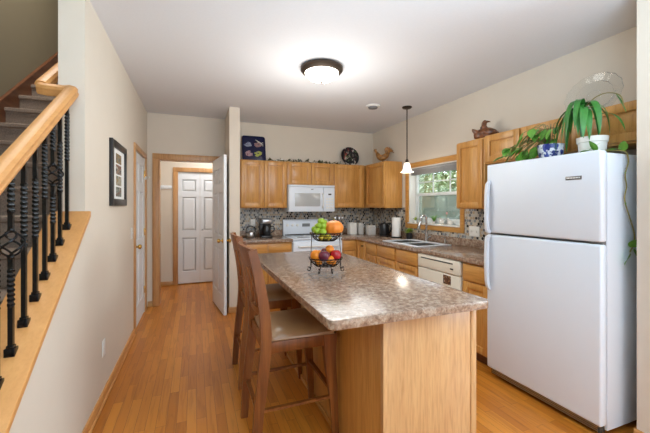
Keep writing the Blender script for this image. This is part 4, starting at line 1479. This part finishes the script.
# pothos in blue and white pot
cx, cy = 2.43, 1.69
t = thing('potted_pothos', 'leafy green pothos in a blue and white pot on the refrigerator', 'plant', (cx, cy, FTB))
MB().lathe([(0, 0), (.050, 0), (.056, .010), (.076, .05), (.084, .10), (.086, .125), (.079, .125), (.074, .10), (0, .09)], (cx, cy, FTB), 32).build('pot', 'blue_white', t)
MB().lathe([(0, .125), (.04, .128), (.078, .118)], (cx, cy, FTB), 20).build('soil', 'soil', t)
rnd = random.Random(11)
f, s = MB(), MB()
for k in range(44):
    if k < 34:
        dy = rnd.uniform(.06, .34)
        end = Vector((cx + rnd.uniform(-.17, .04), cy + dy, FTB + .06 + rnd.uniform(.02, .20) * (1.1 - dy * 1.6)))
    else:
        dy = rnd.uniform(-.10, .08)
        end = Vector((cx + rnd.uniform(-.13, .02), cy + dy, FTB + .15 + rnd.uniform(0, .10)))
    end.x = max(end.x, 2.25)
    mid = Vector((cx + (end.x - cx) * .4, cy + dy * .4, max(end.z, FTB + .15) + .03))
    s.tube(smooth([(cx + (end.x - cx) * .1, cy + dy * .1, FTB + .11), mid, end], 4), .0025, 5)
    dd = Vector((-.45 + rnd.uniform(-.3, .3), dy * 1.6 + rnd.uniform(-.5, .5), -rnd.uniform(.25, .9)))
    f.leaf(end, dd, .070 + .030 * rnd.random(), .058, .4, 5, fold=.12, roll=rnd.uniform(-.5, .5), zmin=FTB + .02)
f.build('foliage', 'leaf', t)
s.build('stem', 'stem', t)

# strappy plant in white pot
cx, cy = 2.43, 1.415
t = thing('potted_dracaena', 'potted plant with long drooping strap leaves in a white pot on the refrigerator', 'plant', (cx, cy, FTB))
MB().lathe([(0, 0), (.066, 0), (.070, .008), (.078, .09), (.084, .095), (.086, .128), (.078, .128), (.075, .10), (0, .095)], (cx, cy, FTB), 32).build('pot', 'ceramic', t)
MB().lathe([(0, .12), (.04, .118), (.076, .112)], (cx, cy, FTB), 20).build('soil', 'soil', t)
rnd = random.Random(4)
f, s = MB(), MB()
crown = Vector((cx - .01, cy + .04, FTB + .33))
s.tube([(cx, cy, FTB + .10), (cx, cy + .02, FTB + .22), tuple(crown)], [.010, .009, .007], 8)
for (ay, ax, el, ln, wd) in ((1.0, -.25, .5, .36, .060), (.75, -.5, .7, .30, .054), (.35, -.8, .55, .30, .060), (.15, -.5, .4, .26, .05), (-.35, -.8, .6, .30, .062), (-.7, -.4, .6, .30, .054), (-.2, -.9, .35, .27, .055), (1.0, .3, .4, .34, .05),
                             (-.9, .3, .5, .27, .045), (.5, .8, .5, .28, .05), (-.5, .8, .6, .28, .05), (0, .9, .8, .3, .05), (.7, -.7, .2, .27, .056), (.05, -.85, .9, .33, .05), (.9, -.7, .3, .30, .06), (-.6, -.8, .3, .27, .06), (.6, -.2, .9, .36, .055), (-.1, -.5, .9, .32, .05), (.2, -1, .15, .24, .055)):
    f.leaf(crown + Vector((0, 0, rnd.uniform(-.03, .02))), (ax * .8, ay, el * .85), ln * 1.06, wd * .74, 3.5 + rnd.uniform(-.4, .3), 12, fold=.22, roll=rnd.uniform(-.3, .3), shape='strap', zmin=FTB + .03)
# one long arching stem with hanging leaves towards the near edge
arc = smooth([tuple(crown), (2.43, 1.40, FTB + .385), (2.43, 1.33, FTB + .395), (2.44, 1.265, FTB + .36), (2.44, 1.245, FTB + .28)], 5)
s.tube(arc, .0032, 6)
f.leaf(arc[-8], (0.02, -.35, -.7), .15, .030, .3, 8, shape='strap')
f.leaf((2.43, 1.36, FTB + .27), (0.0, -.8, -.05), .20, .042, 1.5, 9, shape='strap')
s.tube([tuple(crown), (2.43, 1.41, FTB + .33), (2.43, 1.36, FTB + .27)], .003, 5)
f.build('foliage', 'leaf_dark', t)
s.build('stem', 'stem', t)

# vine that trails down the refrigerator's near side
t = thing('trailing_vine', 'thin pothos vine trailing over the refrigerator edge and down its side', 'vine', (2.45, 1.36, FTB))
vine = smooth([(2.34, 1.46, FTB + .020), (2.33, 1.36, FTB + .025), (2.40, 1.29, FTB + .022), (2.45, 1.245, FTB + .012), (2.465, 1.236, FTB - .05), (2.43, 1.235, FTB - .13), (2.445, 1.235, FTB - .20), (2.425, 1.235, FTB - .28),
               (2.47, 1.235, FTB - .38), (2.52, 1.235, FTB - .48), (2.52, 1.235, FTB - .55), (2.48, 1.235, FTB - .60)], 5)
MB().tube(vine, .0038, 6).build('stem', 'stem', t)
f = MB()
rnd = random.Random(8)
for i, p in enumerate(vine[:16]):
    if i % 2 == 0:
        f.leaf(p, (rnd.uniform(-.5, .2), rnd.uniform(-.6, .8), rnd.uniform(0, .7)), .08, .045, .5, 5)
f.leaf((2.505, 1.232, FTB - .575), (-.2, -.3, .8), .075, .06, .7, 6)
f.leaf((2.51, 1.232, FTB - .56), (.5, -.4, -.1), .08, .055, .5, 6)
f.leaf((2.475, 1.232, FTB - .63), (-.9, -.15, -.25), .095, .066, .4, 6, roll=1.1)
f.leaf((2.50, 1.228, FTB - .59), (.4, -.2, -.7), .07, .055, .3, 6, roll=.8)
for i in (24, 30, 36, 41):
    f.leaf(vine[i], (rnd.uniform(-1, 1), -.3, -.4), .016, .008, .3, 3)
f.build('foliage', 'leaf', t)

# ================================================================== WORKTOP ITEMS
# white canisters
for (x, y, r, h, lab, rr) in ((2.385, 4.93, .062, .195, 'tallest square white canister, left of the three by the corner', 1), (2.535, 4.93, .044, .180, 'slim middle white canister between two wider ones', 0), (2.635, 4.76, .062, .155, 'shortest grey white canister beside the black kettle', 0)):
    t = thing('canister', lab, 'canister', (x, y, C1), 'white canisters on the worktop')
    MB().box(x - r, x + r, y - r, y + r, C1, C1 + h - .02, .012, seg=3).build('jar', 'ceramic' if rr else 'ceramic_grey', t)
    m = MB().box(x - r * .96, x + r * .96, y - r * .96, y + r * .96, C1 + h - .022, C1 + h, .008, seg=3)
    m.ball((x, y, C1 + h + .004), .012, (1, 1, .8), 10)
    m.build('lid', 'ceramic', t)
t = thing('glass_bottle', 'clear glass bottle standing behind the white canisters', 'bottle', (2.66, 5.02, C1))
MB().lathe([(0, 0), (.033, 0), (.035, .01), (.035, .17), (.014, .205), (.013, .245), (.016, .25), (.0, .25)], (2.66, 5.02, C1), 20).build('bottle', 'clear', t)

# black electric kettle
t = thing('electric_kettle', 'black electric kettle between the canisters and the paper towels', 'kettle', (2.73, 4.50, C1))
kx, ky = 2.73, 4.50
MB().lathe([(0, 0), (.080, 0), (.082, .015), (0, .016)], (kx, ky, C1), 28).build('base', 'black_plastic', t)
MB().lathe([(0, .017), (.078, .017), (.080, .03), (.074, .12), (.066, .19), (.058, .20), (.02, .207), (.012, .212), (.012, .222), (0, .224)], (kx, ky, C1), 28).build('body', 'black_plastic', t)
MB().tube(smooth([(kx + .03, ky - .045, C1 + .195), (kx + .06, ky - .085, C1 + .20), (kx + .07, ky - .100, C1 + .13), (kx + .045, ky - .068, C1 + .05)], 5), .011, 8).build('handle', 'black_plastic', t)
MB().tube([(kx - .045, ky + .03, C1 + .16), (kx - .075, ky + .045, C1 + .195)], [.022, .010], 8).build('spout', 'black_plastic', t)

# paper towels
t = thing('paper_towel_holder', 'white paper towel roll upright on a black stand beside the window', 'paper towels', (2.765, 4.22, C1))
tx, ty = 2.765, 4.22
MB().lathe([(0, 0), (.082, 0), (.084, .006), (.078, .014), (0, .016)], (tx, ty, C1), 30).build('stand', 'black_metal', t)
MB().lathe([(.02, .018), (.063, .018), (.064, .022), (.064, .292), (.063, .296), (.02, .296), (.02, .018)], (tx, ty, C1), 36).build('roll', 'paper', t)
MB().tube([(tx, ty, C1 + .014), (tx, ty, C1 + .325)], .006, 8).ball((tx, ty, C1 + .33), .011).build('rod', 'black_metal', t)

# herb in dark pot
t = thing('potted_herb', 'small green plant in a dark pot beneath the window, left of the faucet', 'plant', (2.80, 3.97, C1))
hx, hy2 = 2.80, 3.955
MB().lathe([(0, 0), (.036, 0), (.040, .01), (.048, .085), (.052, .09), (.047, .09), (.044, .075), (0, .07)], (hx, hy2, C1), 22).build('pot', 'dark_pot', t)
m = MB()
rnd = random.Random(21)
for k in range(70):
    a = rnd.uniform(0, 6.28)
    e = rnd.uniform(.1, 1.4)
    q = rnd.uniform(.01, .05)
    m.leaf((hx + q * math.cos(a), hy2 + q * math.sin(a), C1 + .085 + rnd.uniform(0, .05)), (math.cos(a), math.sin(a), e), .045, .026, .6, 3)
m.build('foliage', 'leaf_lime', t)

# things on the window sill
SZ = WZ0 + .0125
for (x, y, h, mt, lab) in ((2.985, 4.06, .07, 'leaf_lime', 'small yellow green plant at the left end of the window sill'), (2.985, 3.95, .055, 'leaf_lime', 'low lime coloured sprig on the sill, second from the left jamb'), (2.985, 3.66, .13, 'leaf', 'taller spiky green plant on the window sill behind the faucet')):
    t = thing('sill_plant', lab, 'plant', (x, y, SZ), 'plants on the window sill')
    MB().lathe([(0, 0), (.020, 0), (.026, .03), (.023, .03), (.0, .026)], (x, y, SZ), 16).build('pot', 'ceramic', t)
    m = MB()
    rnd = random.Random(int(y * 100))
    for k in range(18):
        a = rnd.uniform(0, 6.28)
        m.leaf((x, y, SZ + .024), (.35 * math.cos(a), .6 * math.sin(a), rnd.uniform(.6, 1.5)), h * rnd.uniform(.6, 1.0), .013 if h > .1 else .022, .4, 4)
    m.build('foliage', mt, t)
for (x, y, lab) in ((2.985, 3.50, 'white ceramic bird on the window sill just right of the faucet'), (2.985, 3.35, 'white ceramic bird on the window sill nearest the upper cabinet')):
    t = thing('ceramic_bird', lab, 'figurine', (x, y, SZ), 'white ornaments on the window sill')
    m = MB()
    m.lathe([(0, 0), (.018, 0), (.030, .02), (.026, .045), (.010, .058), (0, .06)], (x, y, SZ), 18, sy=1.5)
    m.tube(smooth([(x, y + .02, SZ + .04), (x, y + .035, SZ + .07), (x, y + .045, SZ + .078)], 3), [.014] * 3 + [.012] * 3 + [.004], 10)
    m.tube([(x, y - .03, SZ + .03), (x, y - .06, SZ + .055)], [.015, .004], 8)
    m.build('body', 'ceramic', t)
t = thing('glass_vase', 'small clear glass vase on the window sill between the white birds', 'vase', (2.985, 3.43, SZ))
MB().lathe([(0, 0), (.020, 0), (.026, .02), (.014, .05), (.020, .075), (.018, .075), (.012, .05), (.022, .02), (0, .004)], (2.985, 3.43, SZ), 20).build('glass', 'clear', t)
t = thing('pink_flower', 'tiny pink flower on a stem in the window sill vase', 'flower', (2.985, 3.43, SZ + .006))
MB().tube([(2.985, 3.43, SZ + .008), (2.985, 3.425, SZ + .09), (2.985, 3.41, SZ + .14)], .002, 5).build('stem', 'stem', t)
m = MB()
for k in range(5):
    a = k * 1.257
    m.ball((2.985, 3.41 + .009 * math.cos(a), SZ + .145 + .009 * math.sin(a)), .007, (.7, 1, 1), 8)
m.build('petals', plain('pink_petal', L(214, 140, 146), .5), t)

# coffee maker
t = thing('coffee_maker', 'black drip coffee maker with glass carafe left of the range', 'coffee maker', (0.985, 4.93, C1))
x, y = 0.975, 4.93
MB().box(x - .082, x + .082, y - .11, y + .12, C1, C1 + .035, .008).build('base', 'black_plastic', t)
MB().box(x - .082, x + .082, y + .02, y + .12, C1 + .03, C1 + .22, .008).build('column', 'black_plastic', t)
MB().box(x - .085, x + .085, y - .11, y + .12, C1 + .205, C1 + .285, .016, seg=3).build('head', 'grey_plastic', t)
MB().box(x - .06, x + .06, y - .113, y - .109, C1 + .225, C1 + .262, .001).build('control_strip', 'steel', t)
cf = MB().lathe([(0, 0), (.055, 0), (.066, .03), (.064, .09), (.045, .13), (.045, .145), (.042, .145), (.042, .128), (.06, .09), (.062, .03), (.052, .004), (0, .004)], (x, y - .045, C1 + .037), 26).build('carafe', 'black_plastic', t)
MB().tube(smooth([(x + .045, y - .07, C1 + .17), (x + .095, y - .10, C1 + .165), (x + .10, y - .10, C1 + .11), (x + .060, y - .075, C1 + .075)], 4), .008, 8).build('handle', 'black_plastic', cf)

# steel kettle
t = thing('steel_kettle', 'round steel kettle with a dark arched handle left of the coffee maker', 'kettle', (0.745, 4.95, C1))
x, y = 0.755, 4.93
MB().lathe([(0, 0), (.050, 0), (.068, .02), (.072, .05), (.060, .085), (.035, .10), (.030, .104), (.006, .108), (.006, .118), (.010, .124), (0, .128)], (x, y, C1), 28).build('body', 'steel', t)
MB().tube(smooth([(x - .062, y, C1 + .075), (x - .058, y, C1 + .14), (x, y, C1 + .175), (x + .058, y, C1 + .14), (x + .062, y, C1 + .075)], 5), .008, 8).build('handle', 'black_plastic', t)
MB().tube([(x + .03, y - .055, C1 + .06), (x + .05, y - .09, C1 + .09)], [.016, .008], 8).build('spout', 'steel', t)

# utensils right of the range
t = thing('utensil_crock', 'grey crock of steel utensils right of the range behind the fruit basket', 'utensil holder', (2.19, 5.02, C1))
x, y = 2.20, 5.04
MB().lathe([(0, 0), (.050, 0), (.056, .01), (.056, .14), (.059, .145), (.052, .145), (.050, .012), (0, .01)], (x, y, C1), 24).build('crock', 'ceramic_grey', t)
for k, (dx, dy) in enumerate(((-.02, .01), (.02, .015), (0, -.02), (.03, -.01))):
    m = MB().tube([(x + dx * .5, y + dy * .5, C1 + .014), (x + dx * 2, y + dy * 2, C1 + .24)], .004, 6)
    m.ball((x + dx * 2.1, y + dy * 2.1, C1 + .265), .026, (1, .35, 1.3), 10)
    m.build('utensil', 'steel', t)

# ================================================================== FRUIT STAND
bx, by, bz = 0.853, 2.185, 0.9142
t = thing('fruit_stand', 'two-tier black wire fruit stand in the middle of the island top', 'fruit stand', (bx, by, bz))
# plane of the picture-facing side wires: turned to the viewer
A = R(-21)
ux, uy = math.cos(A), math.sin(A)


def ring(cz, r, th=.003, n=36):
    return [(bx + r * math.cos(2 * math.pi * i / n), by + r * math.sin(2 * math.pi * i / n), cz) for i in range(n + 1)]


def basket(name, z0, z1, r0, r1):
    m = MB()
    m.tube(ring(z1, r1), .0042, 6).tube(ring(z0, r0), .003, 6)
    for f in (.33, .66):
        m.tube(ring(z0 + (z1 - z0) * f, r0 + (r1 - r0) * f ** .7), .0022, 5)
    for k in range(20):
        a = k * math.pi / 10
        m.tube([(bx + (r0 + (r1 - r0) * f ** .7) * math.cos(a + .25 * f), by + (r0 + (r1 - r0) * f ** .7) * math.sin(a + .25 * f), z0 + (z1 - z0) * f) for f in (0, .25, .5, .75, 1)], .0022, 5)
    for k in range(5):
        d = -r0 + 2 * r0 * (k + .5) / 5
        q = math.sqrt(max(0, r0 * r0 - d * d))
        m.tube([(bx + d, by - q, z0), (bx + d, by + q, z0)], .002, 5)
        m.tube([(bx - q, by + d, z0), (bx + q, by + d, z0)], .002, 5)
    m.build(name, 'black_metal', t)


basket('lower_basket', bz + .050, bz + .105, .070, .118)
basket('upper_basket', bz + .225, bz + .278, .062, .110)
for s in (-1, 1):
    px_, py_ = s * ux, s * uy
    pts = [(bx + px_ * .103, by + py_ * .103, bz + .03), (bx + px_ * .105, by + py_ * .105, bz + .09), (bx + px_ * .100, by + py_ * .100, bz + .20), (bx + px_ * .098, by + py_ * .098, bz + .265)]
    MB().tube(smooth(pts, 4), .0026, 6).build('upright', 'black_metal', t)
for an in (A, A + math.pi, A + math.pi * .62, A + math.pi * 1.38, A - math.pi * .38 + math.pi * 2):
    pass
for an in (A, A + math.pi, A - 1.15, A - 2.0):
    dx, dy = math.cos(an), math.sin(an)
    pts = []
    r0 = .106 if an in (A, A + math.pi) else .095
    pts.append((r0 - .002, .09 if r0 > .1 else .07))
    pts.append((r0 - .004, .040))
    for i in range(13):
        a = -math.pi * .5 - 0.2 + i * .50
        rr = .0185 * (1 - i / 16)
        pts.append((r0 + .014 + rr * math.cos(a + math.pi * .9) * 1.0, .0225 + rr * math.sin(a + math.pi * .9)))
    MB().tube([(bx + dx * p, by + dy * p, bz + z) for p, z in smooth([(a_, b_, 0) for a_, b_ in pts], 2) and [(v.x, v.y) for v in smooth([(a_, b_, 0) for a_, b_ in pts], 2)]], .0034, 6).build('scroll_foot', 'black_metal', t)
arc = [(bx + ux * (.055) * math.cos(a * math.pi / 12) + ux * .02 - .02 * uy, by + uy * .055 * math.cos(a * math.pi / 12) - .06, bz + .28 + .10 * math.sin(a * math.pi / 12)) for a in range(13)]

# screen-facing directions: right = (ux, uy), towards viewer = (uy, -ux)
vx, vy = uy, -ux


def fp(rt, fw, z):
    return (bx + ux * rt + vx * fw, by + uy * rt + vy * fw, bz + z)


def fruit(name, label, cat, mat, r, pos, sc=(1, 1, 1), group=None, kind='round'):
    p = fp(*pos)
    t = thing(name, label, cat, (p[0], p[1], p[2] - r * sc[2]), group)
    m = MB()
    if kind == 'apple':
        prof = [(0, -r * .80), (r * .25, -r * .90), (r * .6, -r * .78), (r * .92, -r * .30), (r, r * .12), (r * .88, r * .58), (r * .55, r * .86), (r * .22, r * .84), (0, r * .66)]
        m.lathe(prof, p, 20)
    elif kind == 'pumpkin':
        prof = [(r * math.cos(q * math.pi / 18) ** .9 if abs(q) < 9 else 0, r * sc[2] * (math.sin(q * math.pi / 18) - (.12 if abs(q) > 8 else 0) * (1 if q > 0 else -1))) for q in range(-9, 10)]
        m.lathe(prof, p, 90, lobes=10, amp=.022)
    else:
        m.ball(p, r, sc, 18)
    m.build('flesh', mat, t)
    top = (p[0], p[1], p[2] + r * sc[2] * (.66 if kind != 'round' else .97))
    if kind != 'round':
        MB().tube([top, (top[0] + .002, top[1], top[2] + r * .5)], r * (.05 if kind == 'apple' else .09), 6).build('stem', 'stem', t)
    else:
        MB().lathe([(0, -.001), (r * .12, 0), (r * .06, r * .04), (0, r * .05)], top, 8).build('stem_end', 'stem', t)
    return t


G1, G2 = 'fruit in the lower tier', 'green apples in the upper tier'
fruit('orange', 'orange at the left side of the lower basket', 'fruit', 'orange', .040, (-.068, .012, .120), group=G1)
fruit('orange', 'small orange sitting on top of the lower pile', 'fruit', 'orange', .032, (.028, -.02, .158), group=G1)
fruit('orange', 'orange low at the front right of the lower basket', 'fruit', 'orange', .030, (.030, .045, .095), group=G1)
fruit('orange', 'orange at the back left of the lower basket', 'fruit', 'orange', .034, (-.045, -.055, .115), group=G1)
fruit('apple', 'purple red apple in the centre of the lower basket', 'fruit', 'purple_fruit', .040, (-.010, .045, .120), kind='apple', group=G1)
fruit('apple', 'bright red apple at the right of the lower basket', 'fruit', 'red_fruit', .040, (.070, .010, .122), kind='apple', group=G1)
fruit('plum', 'dark purple plum behind the purple red apple', 'fruit', 'purple_fruit', .028, (-.006, -.02, .142), group=G1)
fruit('pumpkin', 'large orange pumpkin like fruit at the right of the upper basket', 'fruit', 'pumpkin', .066, (.058, .0, .312), sc=(1, 1, .80), kind='pumpkin')
spots_ = [(-.060, .035, .290, 'leftmost green apple low at the front of the upper basket'), (-.020, .050, .286, 'green apple low at the front centre of the upper basket'), (-.075, -.01, .300, 'green apple at the far left edge of the upper basket'),
          (-.045, .010, .325, 'green apple in the second layer of the upper left pile'), (-.015, .018, .322, 'green apple beside the pumpkin in the second layer'), (-.055, -.040, .315, 'green apple at the back of the upper left pile'),
          (-.032, .004, .357, 'topmost green apple of the upper pile'), (-.012, -.02, .345, 'green apple behind the topmost one next to the pumpkin')]
for (a, b, c, lab) in spots_:
    fruit('apple', lab, 'fruit', 'green_fruit', .026, (a, b, c), kind='apple', group=G2)

for (a, b, c, lab) in ((-.030, .030, .249, 'yellow green fruit at the front left inside the upper wire basket'), (.020, .034, .249, 'yellow green fruit at the front right inside the upper wire basket'), (-.005, -.030, .249, 'yellow green fruit at the back inside the upper wire basket')):
    fruit('lime', lab, 'fruit', 'yellow_fruit', .020, (a, b, c), group='limes low in the upper basket')
for (a, b, c, lab) in ((-.045, .032, .076, 'small orange low inside the lower wire basket at the left'), (.052, .028, .076, 'small orange low inside the lower wire basket at the right')):
    fruit('orange', lab, 'fruit', 'orange', .022, (a, b, c), group='fruit in the lower tier')
